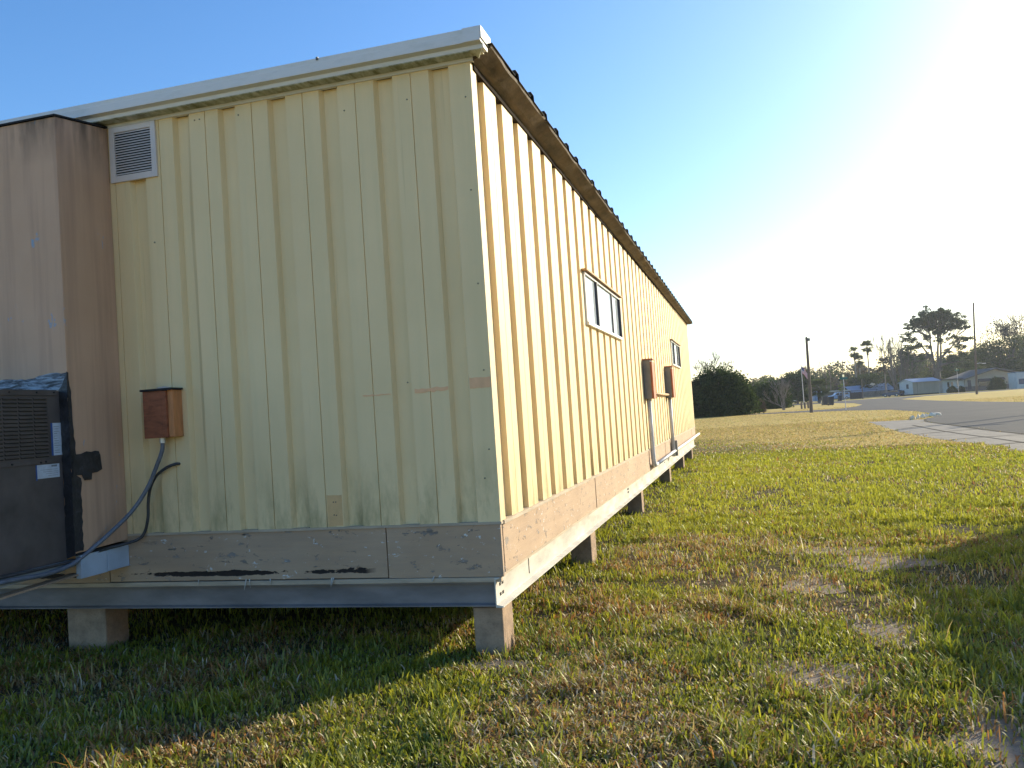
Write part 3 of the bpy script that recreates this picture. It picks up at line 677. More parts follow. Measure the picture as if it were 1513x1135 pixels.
# ------------------------------------------------------------------ vegetation builders
def leaf_quads(cent,rad,n,size,rs,flat=.7,shell=.0):
    "n small leaf-sized triangles/quads through an ellipsoid"
    u=rs.normal(size=(n,3));u/=np.linalg.norm(u,axis=1)[:,None]
    r=rs.random(n)**(1/3);r=shell+(1-shell)*r
    c=np.array(cent)+u*r[:,None]*np.array(rad)
    a=rs.normal(size=(n,3));a/=np.linalg.norm(a,axis=1)[:,None]
    b=np.cross(a,rs.normal(size=(n,3)));b/=np.linalg.norm(b,axis=1)[:,None]+1e-9
    s=size*rs.uniform(.5,1.3,n)[:,None]
    return np.stack([c-a*s,c-b*s*flat,c+a*s,c+b*s*flat],1)
def leaf_obj(name,arrs,mat,parent=None):
    q=np.concatenate(arrs).reshape(-1,3).astype(np.float32);n=len(q)//4
    me=bpy.data.meshes.new(name);me.vertices.add(len(q));me.vertices.foreach_set('co',q.ravel())
    me.loops.add(4*n);me.loops.foreach_set('vertex_index',np.arange(4*n,dtype=np.int32))
    me.polygons.add(n);me.polygons.foreach_set('loop_start',np.arange(0,4*n,4,dtype=np.int32))
    try: me.polygons.foreach_set('loop_total',np.full(n,4,np.int32))
    except Exception: pass
    me.update(calc_edges=True);me.materials.append(mat)
    o=bpy.data.objects.new(name,me);col.objects.link(o);o.parent=parent;return o
LD=mat_leaf('dark_evergreen_leaf',(.022,.038,.012),(.070,.10,.028),.35)
LG=mat_leaf('olive_green_leaf',(.05,.065,.022),(.12,.14,.055),.4)
LP=mat_leaf('pine_needle_clump',(.035,.055,.022),(.085,.115,.045),.4)
LB=mat_leaf('brown_winter_leaf',(.07,.055,.04),(.15,.12,.08),.3)
LY=mat_leaf('palm_frond_green',(.05,.075,.02),(.13,.16,.045),.35)
LYY=mat_leaf('bright_yellow_green_frond',(.20,.24,.04),(.34,.38,.08),.4)
BK=simple('grey_brown_bark',(.13,.105,.085),.9,0,.3,3,.4)
BL=simple('pale_grey_bark',(.24,.20,.17),.9,0,.25,3,.3)
MINR=[.012]
def branch(mb,p,d,L,r,depth,rs,spread=.55,up=.15,n=5,tips=None,kids=(2,4)):
    pts=[p.copy()];rad=[r];k=4;q=p.copy();dd=d.copy()
    for i in range(k):
        dd=(dd+Vector(rs.normal(size=3))*.13+Vector((0,0,up*.3))).normalized();q=q+dd*L/k;pts.append(q.copy());rad.append(r*(1-.55*(i+1)/k))
    mb.tube(pts,rad,n if depth>1 else 3,False)
    if depth<=0:
        if tips is not None:tips.append(q)
        return
    for j in range(rs.integers(*kids)+0):
        f=rs.uniform(.45,1.0);i=min(k-1,int(f*k));base=pts[i].lerp(pts[i+1],f*k-i) if i<k else pts[-1]
        sd=(dd+Vector(rs.normal(size=3))*spread+Vector((0,0,up))).normalized()
        branch(mb,base,sd,L*rs.uniform(.55,.8),max(rad[i]*.62,MINR[0]),depth-1,rs,spread,up,n,tips,kids)
    branch(mb,pts[-1],(dd+Vector(rs.normal(size=3))*.25).normalized(),L*.7,rad[-1],depth-1,rs,spread,up,n,tips,kids)
def bare_tree(name,loc,H,label,cat='tree',group=None,seed=1,stems=1,r=.16,depth=4,spread=.5,up=.2,leaves=0,leafmat=None,mat=None,leafsize=.18,trunk=.28,kids=(2,4),minr=.012):
    rs=np.random.default_rng(seed);t=thing(name,(loc[0],loc[1],0),label,cat,group)
    MINR[0]=.035 if math.hypot(loc[0],loc[1])>170 else .018
    mb=MB();tips=[]
    for s in range(stems):
        d=Vector((rs.normal()*.25*(stems>1),rs.normal()*.25*(stems>1),1)).normalized()
        branch(mb,Vector((rs.normal()*.1*(stems>1),rs.normal()*.1*(stems>1),-.1)),d,H*trunk,r,depth,rs,spread,up,6,tips,kids)
    zmax=max(v[2] for v in mb.v);sc=H/zmax
    mb.v=[(x*sc,y*sc,z*sc) for x,y,z in mb.v]
    mb.build('trunk',mat or BK,t)
    if leaves:
        arr=[leaf_quads((p.x*sc,p.y*sc,p.z*sc),(H*.045,H*.045,H*.035),leaves,leafsize,rs) for p in tips]
        leaf_obj('crown',arr,leafmat,t)
    return t
def leafy_tree(name,loc,H,W,label,mat,seed=1,clumps=26,per=170,leaf=.22,base=.35,cat='tree',group=None,bark=None,trunk_r=.25,shape=1.0,D=None,ragged=.25):
    "trunk, limbs reaching to clumps, each clump a cloud of leaves; gaps between clumps"
    rs=np.random.default_rng(seed);t=thing(name,(loc[0],loc[1],0),label,cat,group);mb=MB();arr=[]
    D=D or W*.8
    top=Vector((rs.normal()*.2,rs.normal()*.2,H*.72))
    mb.tube([Vector((0,0,-.1)),Vector((rs.normal()*.1,0,H*.25)),Vector((rs.normal()*.2,rs.normal()*.2,H*.5)),top],[trunk_r,trunk_r*.75,trunk_r*.55,trunk_r*.25],7)
    for k in range(clumps):
        th=rs.uniform(0,2*math.pi);z=rs.uniform(base,1)
        e=(z-base)/(1-base);rr=math.sqrt(max(.02,1-(2*e-1)**2*.85*shape))*rs.uniform(.35,1.0)
        c=Vector((math.cos(th)*rr*W/2,math.sin(th)*rr*D/2,H*(z-.05)))
        f=rs.uniform(.35,.7);st=Vector((0,0,H*f*.9)) if c.z>H*f*.9 else Vector((0,0,c.z*.7))
        mid=st.lerp(c,.5)+Vector((0,0,-H*.02))
        mb.tube([st,mid,c],[trunk_r*.32,trunk_r*.2,trunk_r*.06],4,False)
        s=rs.uniform(.55,1.25)
        R=W*ragged*.5*s
        arr.append(leaf_quads(c,(R,R*.9,R*.62),int(per*s*s)+20,leaf,rs))
    mb.build('trunk',bark or BK,t);leaf_obj('crown',arr,mat,t);return t
def bush(name,loc,W,D,H,label,mat,seed=1,n=9000,leaf=.13,group=None,cat='bush',lump=.12):
    rs=np.random.default_rng(seed);t=thing(name,(loc[0],loc[1],0),label,cat,group);t.rotation_euler.z=math.atan2(RIGHT.y,RIGHT.x)
    u=rs.normal(size=(n,3));u[:,2]=np.abs(u[:,2])*1.0;u/=np.linalg.norm(u,axis=1)[:,None]
    th=np.arctan2(u[:,1],u[:,0]);f=1+lump*np.sin(th*5+seed)*np.cos(u[:,2]*6)+lump*.7*np.sin(th*11+u[:,2]*9+seed*2)+rs.normal(size=n)*.05
    s=rs.uniform(.80,1.02,n)*f
    z=np.sign(u[:,2])*np.abs(u[:,2])**.8
    c=np.stack([u[:,0]*W/2*s,u[:,1]*D/2*s,z*H*s*.93+.05],1)
    a=rs.normal(size=(n,3));a/=np.linalg.norm(a,axis=1)[:,None];b=np.cross(a,rs.normal(size=(n,3)));b/=np.linalg.norm(b,axis=1)[:,None]+1e-9
    k=leaf*rs.uniform(.5,1.3,n)[:,None]
    leaf_obj('foliage',[np.stack([c-a*k,c-b*k*.7,c+a*k,c+b*k*.7],1)],mat,t)
    mb=MB()
    for i in range(7):
        an=i*.9;mb.tube([Vector((0,0,-.05)),Vector((math.cos(an)*W*.18,math.sin(an)*D*.18,H*.4)),Vector((math.cos(an)*W*.33,math.sin(an)*D*.33,H*.72))],[.07,.05,.02],5,False)
    mb.build('stems',BK,t)
    bm=bmesh.new();bmesh.ops.create_icosphere(bm,subdivisions=3,radius=1)
    for v in bm.verts:
        q=v.co;v.co=Vector((q.x*W*.40,q.y*D*.40,max(0,q.z)**.8*H*.78+.02))
    me=bpy.data.meshes.new('inner_foliage');bm.to_mesh(me);bm.free();me.materials.append(mat)
    o=bpy.data.objects.new('inner_foliage',me);col.objects.link(o);o.parent=t
    return t
def palm(name,loc,H,R,label,seed=1,fr=46,mat=LY,group=None,skirt=True,lean=0.0):
    rs=np.random.default_rng(seed);t=thing(name,(loc[0],loc[1],0),label,'palm tree',group)
    MB().tube([(0,0,-.1),(lean*.3,0,H*.4),(lean,0,H)],[.24,.17,.15],8).build('trunk',BL,t)
    arr=[];top=Vector((lean,0,H))
    for i in range(fr):
        th=rs.uniform(0,2*math.pi);el=rs.uniform(-.9,1.3)
        d=Vector((math.cos(th)*math.cos(el),math.sin(th)*math.cos(el),math.sin(el)))
        L=R*rs.uniform(.8,1.1);c=top+d*L*.72+Vector((0,0,-.10*R))
        # fan of leaflets
        side=d.cross(Vector((0,0,1)));side=side.normalized() if side.length>.01 else Vector((1,0,0))
        for k in range(9):
            a=(k-4)/4*1.05;dd=(d*math.cos(a)+side*math.sin(a)).normalized();ln=L*.45
            b0=c-d*L*.22;e=b0+dd*ln+Vector((0,0,-.10*ln));w=dd.cross(d.cross(side)).normalized()*.07*R
            arr.append([b0-w,b0+w,e+w*.2,e-w*.2])
        w=side*.02;arr.append([top-w,top+w,c-d*L*.2+w,c-d*L*.2-w])
    leaf_obj('fronds',[np.array([[tuple(p) for p in q] for q in arr])],mat,t)
    if skirt:
        arr=[]
        for i in range(60):
            th=rs.uniform(0,6.28);z=rs.uniform(.2,R*.9);c=top+Vector((math.cos(th)*.28,math.sin(th)*.28,-z));w=Vector((-math.sin(th),math.cos(th),0))*.12
            arr.append([c-w,c+w,c+w*.4+Vector((0,0,-.6)),c-w*.4+Vector((0,0,-.6))])
        leaf_obj('dead_fronds',[np.array([[tuple(p) for p in q] for q in arr])],LB,t)
    return t

# big round hedge bush and its neighbours (ground positions found from where each meets the lawn)
p=gr(1064,616);bush('hedge_bush',(p.x,p.y+3.2),7.3,6.2,5.0,'large dark green dome-shaped bush beyond the far end of the building',LD,3,17000,.13,lump=.07)
def col_at(px,py,D):
    q=at(px,py,D);return q
q=at(1034,512,112);bare_tree('bare_tree',(q.x,q.y),q.z,'bare grey tree rising behind the large dome-shaped bush','tree',seed=5,depth=5,r=.16,spread=.6,kids=(2,4),trunk=.22)
q=at(1050,530,118);bare_tree('bare_tree',(q.x,q.y),q.z,'low bare tree peeping over the right shoulder of the dome-shaped bush','tree',seed=8,depth=4,r=.12,spread=.6,trunk=.22)
q=at(1136,562,118);bush('dark_shrub',(q.x,q.y),5.6,4.5,4.0,'dark green shrub between the dome-shaped bush and the bare crepe myrtle',LD,5,6000,.14)
q=at(1118,566,122);bush('dark_shrub',(q.x,q.y),3.2,3,3.9,'small olive shrub just right of the dome-shaped bush',LG,6,3000,.14)
q=at(1123,590,95);bush('low_shrub',(q.x,q.y),1.2,1.1,1.35,'low brownish shrub beside the parked white car',LB,7,1500,.07)
p=gr(1158,606);bare_tree('crepe_myrtle',(p.x,p.y),4.3,'vase-shaped leafless crepe myrtle on the lawn left of the flagpole','tree',seed=12,stems=6,depth=3,r=.045,spread=.36,up=.25,mat=BL,trunk=.33,kids=(2,4))
for i,(px,py,D,W,lab,mt) in enumerate([
    (1175,550,170,8,'dark round evergreen tree behind the crepe myrtle',LD),(1160,562,180,7,'dull olive tree left of the flagpole, behind the crepe myrtle',LG),
    (1108,572,150,5,'small far tree above the dark shrubs left of the crepe myrtle',LB),
    (1292,552,225,11,'broad dark green tree just right of the tall palm trunk',LD),(1270,556,232,7,'dark green tree under the bushy palm',LP),
    (1351,530,235,10,'olive tree behind the left side of the tall umbrella-shaped pine',LG),
    (1409,525,225,10,'dark green tree right of the pine trunk behind the house roof',LP),(1432,520,230,12,'olive green tree behind the utility pole and house',LG),
    (1425,542,215,9,'low dark tree just over the house roof left of the utility pole',LD)]):
    q=at(px,py,D);leafy_tree('leafy_tree',(q.x,q.y),q.z,W,lab,mt,20+i,34,150,.20,.14,ragged=.36)
q=at(1209,566,150);palm('palm_tree',(q.x,q.y),q.z-.6,2.4,'short palm right behind the bare wooden pole',3,50,LG,'palms along the street')
q=at(1281,512,228);palm('palm_tree',(q.x,q.y),q.z,2.2,'tallest fan palm, with a single round head on a bare trunk',4,70,LY,'palms along the street')
q=at(1262,520,232);palm('palm_tree',(q.x,q.y),q.z,2.0,'second tallest palm, left of the tallest one',5,60,LY,'palms along the street')
q=at(1269,532,236);palm('palm_tree',(q.x,q.y),q.z,1.9,'short bushy palm head between the two tall palms',6,60,LG,'palms along the street')
q=at(1306,538,215);palm('palm_tree',(q.x,q.y),q.z,2.3,'ragged half-dead palm left of the pole with a crossarm',7,50,LB,'palms along the street')
q=at(1244,570,185);palm('palm_tree',(q.x,q.y),q.z-.3,1.2,'small bright yellow-green palm by the blue vehicle',8,30,LYY,'palms along the street',skirt=False)
q=at(1322,487,200);bare_tree('bare_tree',(q.x,q.y),q.z,'tall narrow bare tree beside the pole with a crossarm','tree',seed=31,stems=3,depth=4,r=.16,spread=.26,up=.5,trunk=.34)
q=at(1333,520,204);bare_tree('bare_tree',(q.x,q.y),q.z,'shorter bare tree just right of the tall narrow bare tree','tree',seed=37,stems=2,depth=4,r=.13,spread=.4,up=.3,trunk=.3)
# tall umbrella-shaped pine
def pine():
    D=214;q=at(1384,456,D);H=q.z;s=D/F;rs=np.random.default_rng(77)
    t=thing('pine_tree',(q.x,q.y,0),'tall pine with a broad umbrella crown and several bare forking trunks','tree')
    def L(px,py,dy=0):
        w=at(px,py,D);w=w-Vector((q.x,q.y,0));return w+AWAY*dy
    mb=MB();base=L(1386,552);base.z=-.1;fork=L(1385,545)
    mb.tube([Vector((base.x,base.y,-.1)),fork],[.75,.6],8)
    stems=[[(1382,548),(1377,520),(1374,495),(1366,470)],[(1386,548),(1385,515),(1386,490),(1384,466)],[(1389,548),(1393,515),(1396,490),(1404,470)],[(1378,532),(1362,515),(1350,505)],[(1391,528),(1405,515),(1417,500)],[(1377,524),(1358,534),(1342,530)],[(1384,500),(1398,484),(1412,478)],[(1376,500),(1358,490),(1346,492)],[(1388,540),(1404,536),(1418,534)]]
    arr=[]
    for st in stems:
        dy=rs.normal()*1.5;P=[L(a,b,dy*i/len(st)) for i,(a,b) in enumerate(st)];mb.tube(spline(P,3),[.34*(1-.8*i/(3*(len(P)-1))) for i in range(3*(len(P)-1)+1)],6,False)
    clumps=[(1378,467,10),(1390,467,10),(1384,475,10),(1371,479,9),(1399,483,9),(1357,477,9),(1415,477,8),(1386,492,8),(1384,462,11),(1370,463,9),(1398,464,9),(1358,470,8),(1410,471,9),(1350,479,7),(1345,484,6),(1366,474,9),(1380,473,10),(1395,475,9),(1408,481,8),(1420,480,7),(1426,484,5),(1360,483,7),(1376,484,8),(1392,487,7),(1342,495,6),(1349,503,5),(1338,504,5),(1354,511,6),(1342,515,6),(1333,520,6),(1346,527,6),(1360,527,5),(1418,500,7),(1428,499,6),(1410,507,5),(1404,498,5),(1420,512,6),(1400,520,5),(1388,503,5),(1366,499,5),(1335,533,6),(1350,537,6),(1412,528,7),(1402,534,6),(1372,512,4),(1424,523,6)]
    for (a,b,r) in clumps:
        for k in range(11):
            c=L(a+rs.normal()*r*.55,b+rs.normal()*r*.36,rs.uniform(-r,r)*s*1.6);R=r*s*rs.uniform(.35,.75)
            arr.append(leaf_quads(c,(R,R,R*.6),int(75*(r/7)**2),.17,rs))
            if rs.random()<.5: mb.tube([c,c.lerp(L(1384,520),.3)],[.03,.09],3,False)
    mb.build('trunk',BK,t);leaf_obj('crown',arr,LP,t)
pine()
q=at(1487,458,205);bare_tree('pecan_tree',(q.x,q.y),q.z,'wide leafless tree with a few leaves left, towering over the house','tree',seed=44,depth=5,r=.42,spread=.55,up=.22,leaves=5,leafmat=LB,trunk=.24,kids=(2,4),leafsize=.16)
q=at(1490,500,200);leafy_tree('live_oak',(q.x,q.y),q.z,17,'spreading grey-green oak in front of the right half of the house',LG,51,80,240,.18,.22,trunk_r=.6,ragged=.30)
q=at(1522,492,215);leafy_tree('live_oak',(q.x,q.y),q.z,15,'grey-green oak cut by the right edge of the photo',LG,52,60,220,.20,.2,trunk_r=.5,ragged=.3)
# far wood behind everything
def wood():
    rs=np.random.default_rng(5);arr=[];arr2=[];mb=MB()
    for i in range(2300):
        px=rs.uniform(990,1720);D=rs.uniform(245,330)
        base=at(px,585,D);hh=rs.uniform(3.5,11)*(1.25 if px>1320 else (.72 if px<1180 else 1))
        z=rs.uniform(.2,1)*hh
        (arr if rs.random()<.55 else arr2).append(leaf_quads((base.x,base.y,z),(2.6,2.6,1.5),90,.34,rs))
        if i%3==0: mb.tube([(base.x,base.y,-.2),(base.x+rs.normal()*.5,base.y,hh*.6),(base.x+rs.normal()*1.2,base.y,hh*1.12)],[.16,.09,.03],3,False)
    o=leaf_obj('distant_wood',arr,LB);tag(o,'far-off wood of brown winter trees closing the horizon','woods',kind='stuff')
    o=leaf_obj('distant_wood',arr2,LG);tag(o,'far-off olive evergreen growth mixed into the horizon woods','woods',kind='stuff')
    o=mb.build('distant_trunks',BK);tag(o,'thin trunks of the far-off wood along the horizon','woods',kind='stuff')
wood()
# ------------------------------------------------------------------ poles, flag, signs
WP=mat_wood('weathered_pole_wood',(.16,.115,.085),(6,6,.6),2)
def pole(name,px0,py0,px1,py1,D,r,label,group=None,arm=None,lamp=None):
    b=at(px1,py1,D);a=at(px0,py0,D)
    t=thing(name,(b.x,b.y,0),label,'pole',group)
    tip=Vector((a.x-b.x,a.y-b.y,a.z))
    MB().tube([Vector((0,0,-.2)),tip*.5,tip],[r,r*.85,r*.7],9).build('pole',WP,t)
    MB().tube([tip,tip+Vector((0,0,.12))],[r*.75,r*.5],8).build('pole_cap',M['flash'],t)
    if arm:
        w=RIGHT*arm; MB().obox(tip*.88,w,AWAY*.06,Vector((0,0,.07))).build('crossarm',WP,t)
        for s in(-.9,.9): MB().tube([tip*.88+w*s+Vector((0,0,.07)),tip*.88+w*s+Vector((0,0,.25))],[.06,.04],6).build('insulator',M['bronze'],t)
    return t,tip
t,tip=pole('wooden_pole',1191.5,500,1199,609.5,74,.15,'lone bare wooden pole standing on the near lawn edge','poles')
MB().obox(tip+RIGHT*.18+Vector((0,0,-.12)),RIGHT*.10,AWAY*.08,Vector((0,0,.13))).build('bracket',M['greybox'],t)
t,tip=pole('utility_pole',1438.2,448,1443.3,583,126,.17,'tall dark utility pole with a short street lamp arm in front of the house','poles')
p_=tip*(1-(538-448)/135);MB().tube([p_,p_+RIGHT*.5+Vector((0,0,.10)),p_+RIGHT*1.1+Vector((0,0,.02))],.035,6).build('lamp_arm',M['alu'],t)
MB().obox(p_+RIGHT*1.25,RIGHT*.24,AWAY*.1,Vector((0,0,.06))).build('lamp_head',M['louver'],t,.02)
t,tip=pole('utility_pole',1314,501,1322,579,195,.17,'leaning utility pole with a single crossarm beside the tall bare tree','poles')
MB().obox(tip*.84,RIGHT*.9,AWAY*.06,Vector((0,0,.06))).build('crossarm',WP,t)
for (a,b,c,d,D,l) in [(1219.5,549,1222,583,215,'thinnest far pole above the trash bins'),(1225.5,540,1228,578,230,'far pole left of the street sign, behind the blue vehicle'),(1244.5,533,1248,583,205,'tall far pole just left of the green street sign'),(1273,560,1275,590,185,'short post left of the far picket fence')]:
    pole('utility_pole',a,b,c,d,D,.13,l,'poles')
# two poles beyond the right edge whose long shadows cross the lawn and the road
for (x,y,h,l) in [(20.6,52.8,10.0,'utility pole across the road beyond the right edge, casting a shadow on the lawn'),(21.6,51.0,8.0,'shorter pole across the road beyond the right edge, casting a shadow on the road')]:
    t=thing('utility_pole',(x,y,0),l,'pole','poles')
    MB().tube([(0,0,-.2),(0,0,h)],[.16,.11],9).build('pole',WP,t)
    MB().box(-.9,.9,-.05,.05,h-.7,h-.56).build('crossarm',WP,t)
# flag pole
b=gr(1188,602);b=at(1188.5,602,112);a=at(1184.5,540,112)
t=thing('flagpole',(b.x,b.y,0),'slim white flagpole flying a drooping striped flag','flagpole')
H=a.z
MB().tube([(0,0,0),(0,0,H)],[.06,.035],8).build('pole',M['louver'],t)
bm=bmesh.new();bmesh.ops.create_icosphere(bm,subdivisions=2,radius=.08);me=bpy.data.meshes.new('finial');bm.to_mesh(me);bm.free();me.materials.append(M['rust']);o=bpy.data.objects.new('finial',me);col.objects.link(o);o.parent=t;o.location=(0,0,H+.06)
def flag(parent,H):
    red=simple('flag_red',(.50,.035,.05),.7,0,.1,9);wh=simple('flag_white',(.72,.70,.70),.7,0,.05,9);bl=simple('flag_blue',(.03,.045,.17),.7,0,.1,9)
    nu,nv=26,26;me=bpy.data.meshes.new('flag');vs=[];fs=[];mi=[]
    for j in range(nv+1):
        for i in range(nu+1):
            u=i/nu;v=j/nv
            x=u*.82; z=H-.08-v*.95-u*u*.75-.35*u; y=.10*math.sin(u*9+v*2)*u+.02
            vs.append(Vector((0,0,z))+RIGHT*x+AWAY*y)
    for j in range(nv):
        for i in range(nu):
            fs.append((j*(nu+1)+i,j*(nu+1)+i+1,(j+1)*(nu+1)+i+1,(j+1)*(nu+1)+i))
            canton=i<nu*.4 and j<14
            if canton: mi.append(1 if ((i%3==1) and (j%3==1)) else 2)
            else: mi.append(0 if (j//2)%2==0 else 1)
    me.from_pydata([tuple(v) for v in vs],[],fs);
    for m in (red,wh,bl):me.materials.append(m)
    me.polygons.foreach_set('material_index',mi);o=bpy.data.objects.new('flag',me);col.objects.link(o);o.parent=parent
    so=o.modifiers.new('thickness','SOLIDIFY');so.thickness=.006
flag(t,H)
# stub posts by the flagpole
for i,(px,l) in enumerate([(1184.5,'leftmost of three short wooden posts at the foot of the flagpole'),(1189.5,'middle of three short wooden posts at the foot of the flagpole'),(1194.3,'rightmost of three short wooden posts near the flagpole')]):
    q=at(px,601.5-i*.4,100);o=MB().tube([(0,0,-.1),(0,0,.72),(0,0,.76)],[.11,.11,.07],8).build('wooden_post',WP,None,0,False,(q.x,q.y,0));tag(o,l,'post','short posts by the flagpole')
GR=simple('street_sign_green',(.02,.16,.13),.4,0,.1,5);
def street_sign(px,py,D,h,label):
    b=at(px,py,D);t=thing('street_sign',(b.x,b.y,0),label,'street sign')
    MB().tube([(0,0,-.1),(0,0,h)],.03,8).build('post',M['louver'],t)
    MB().obox((0,0,h+.11),RIGHT*.42+AWAY*.1,AWAY*.012,Vector((0,0,.10))).build('sign_blade',GR,t,.004)
    MB().obox((0,0,h+.33),RIGHT*.22+AWAY*.34,RIGHT*.012,Vector((0,0,.10))).build('sign_blade',GR,t,.004)
street_sign(1250,606.5,77.5,2.75,'green street name sign on a slim post on the road island')
street_sign(1417,584,150,4.1,'green street name sign on a slim post in front of the low house wing')

# ------------------------------------------------------------------ bins
BIN=simple('dark_blue_grey_plastic',(.035,.04,.05),.5,0,.2,6)
def bin_(px,py,D,s,label):
    b=at(px,py,D);t=thing('trash_bin',(b.x,b.y,0),label,'trash bin','wheeled bins at the street corner',.3)
    bm=MB();h=1.0*s;w=.30*s
    bm.add([(-w*.8,-w*.8,.06),(w*.8,-w*.8,.06),(w*.8,w*.8,.06),(-w*.8,w*.8,.06),(-w,-w,h),(w,-w,h),(w,w,h),(-w,w,h)],[(0,1,2,3),(4,5,6,7),(0,1,5,4),(1,2,6,5),(2,3,7,6),(3,0,4,7)]).build('bin_body',BIN,t,.02)
    MB().box(-w*1.08,w*1.08,-w*1.15,w*1.1,h+.002,h+.07*s).build('lid',BIN,t,.02)
    for sx in(-1,1): MB().tube([(sx*w*.85,w*.85,.12),(sx*w*.98,w*.85,.12)],.12,10).build('wheel',M['dark'],t)
bin_(1219,596,118,1.15,'left of the two large dark wheeled bins at the street corner')
bin_(1228,597.5,112,1.1,'right of the two large dark wheeled bins at the street corner')
bin_(1241,590,165,1.1,'smaller dark bin farther back, in front of the blue vehicle')

# ------------------------------------------------------------------ vehicles
def vehicle(name,loc,rz,L,H,W,paint,label,kind='suv',cat='car',group=None):
    t=thing(name,(loc[0],loc[1],0),label,cat,group,rz);h=H
    if kind=='van': sil=[(-.5,.18),(-.5,.93),(-.47,.99),(.22,1.0),(.27,.97),(.385,.60),(.48,.52),(.5,.42),(.5,.18)]
    elif kind=='pickup': sil=[(-.5,.25),(-.5,.58),(-.13,.60),(-.10,.95),(-.06,1.0),(.14,1.0),(.24,.66),(.46,.58),(.5,.5),(.5,.22)]
    elif kind=='suv': sil=[(-.5,.22),(-.5,.62),(-.45,.92),(-.40,.99),(.10,1.0),(.22,.66),(.46,.58),(.5,.48),(.5,.2)]
    else: sil=[(-.5,.2),(-.5,.60),(-.36,.66),(-.26,.96),(.06,1.0),(.22,.66),(.47,.56),(.5,.45),(.5,.2)]
    pts=[]
    MBb=MB().prism([(a*L,-W/2,b*h) for a,b in sil],(0,W,0)).build('body',paint,t,.05 if kind=='van' else .04)
    g=M['carglass'] if 'carglass' in M else M.setdefault('carglass',glassmat('vehicle_glass',(.015,.018,.022),.06))
    if kind=='van': wins=[[(.10,.60),(.10,.90),(.24,.90),(.35,.60)]]
    elif kind=='pickup': wins=[[(-.08,.68),(-.05,.93),(.03,.93),(.03,.68)],[(.045,.68),(.045,.93),(.13,.93),(.20,.68)]]
    else: wins=[[(-.42,.66),(-.38,.92),(-.20,.92),(-.20,.66)],[(-.18,.66),(-.18,.92),(-.02,.92),(-.02,.66)],[(0,.66),(0,.92),(.09,.92),(.19,.66)]]
    for wv in wins:
        for s in(-1,1): MB().prism([(a*L,s*(W/2+.004),b*h) for a,b in wv],(0,-s*.02,0)).build('side_window',g,t)
    ws=[p for p in sil if p[0]>0 and p[1]>.5][:]
    a,b=(sil[4],sil[5]) if kind in('van','suv','car') else (sil[5],sil[6])
    A_=Vector((a[0]*L,0,a[1]*h));B_=Vector((b[0]*L,0,b[1]*h));d=(B_-A_);nrm=Vector((d.z,0,-d.x)).normalized();nrm=nrm if nrm.x>0 else -nrm
    MB().obox(A_.lerp(B_,.5)+nrm*.006,d*.42,Vector((0,W*.44,0)),nrm*.006).build('windshield',g,t)
    wr=.34
    for sx in(-.31,.32):
        for sy in(-1,1):
            c=Vector((sx*L,sy*(W/2-.10),wr))
            w=MB().tube([c+Vector((0,-.11,0)),c+Vector((0,.11,0))],wr,18).build('wheel',M['dark'],t,.02)
            MB().tube([c+Vector((0,sy*.111,0)),c+Vector((0,sy*.118,0))],wr*.55,12).build('rim',M['alu'],w)
    for sy in(-1,1):
        MB().box(L*.488,L*.503,sy*W*.40-.12,sy*W*.40+.12,.44*h,.50*h).build('headlight',M['alu'],t,.01)
        MB().box(-L*.503,-L*.494,sy*W*.42-.06,sy*W*.42+.06,.44*h,.56*h).build('tail_light',M['redpaint'],t,.005)
    MB().box(L*.49,L*.512,-W*.46,W*.46,.22*h,.30*h).build('bumper',M['bronze'],t,.02)
    return t
PW=simple('white_vehicle_paint',(.62,.62,.60),.25,0,.04,2);PB=simple('light_blue_vehicle_paint',(.30,.42,.60),.25,0,.05,2);PD=simple('dark_blue_vehicle_paint',(.03,.06,.13),.25,0,.1,2)
yaw=math.atan2(RIGHT.y,RIGHT.x)
q=at(1239,588,205);vehicle('parked_suv',(q.x,q.y),yaw+math.pi-.1,5.3,1.8,1.9,PB,'light blue and white sport utility vehicle parked behind the bins','suv','car')
q=at(1320,587,192);vehicle('parked_car',(q.x,q.y),yaw+2.2,4.3,1.45,1.8,PD,'dark blue car parked left of the metal-roofed shed','car','car')
q=at(1126,600,124);vehicle('parked_car',(q.x,q.y),yaw+1.75,4.5,1.5,1.8,PW,'white car parked behind the shrubs left of the crepe myrtle','car','car')
q=at(1184,594,225);vehicle('parked_car',(q.x+0,q.y),yaw+.1,4.4,1.4,1.8,PW,'white car far behind the flagpole foot','car','car')
vehicle('parked_van',(5.60,9.35),-math.pi/2,6.0,2.05,1.86,PW,'white van parked beyond the right edge, seen only by its shadow on the lawn','van','van')
# trailer behind the pole
q=at(1204,589,160);t=thing('box_trailer',(q.x,q.y,0),'upright pale blue trailer standing right of the bare wooden pole','trailer',None,yaw)
MB().box(-.55,.55,-1.2,1.2,.35,2.2).build('box',simple('pale_blue_panel',(.26,.34,.44),.5,0,.1,3),t,.03)
MB().box(-.3,-.28,-1.215,-1.205,.4,2.15).build('door_seam',M['dark'],t)
for s in(-1,1): MB().tube([(s*.56,0,.3),(s*.62,0,.3)],.3,14).build('wheel',M['dark'],t)
# grill beside the car
q=at(1333,586,185);t=thing('barbecue_grill',(q.x,q.y,0),'dark barbecue grill on legs left of the shed','grill')
MB().tube([(-.5,0,.95),(.5,0,.95)],.3,12).build('grill_drum',M['dark'],t,.02)
for sx in(-.4,.4): MB().tube([(sx,0,0),(sx,0,.8)],.04,6).build('leg',M['dark'],t)
MB().box(-.6,.6,-.5,-.28,.80,.84).build('shelf',M['bronze'],t)

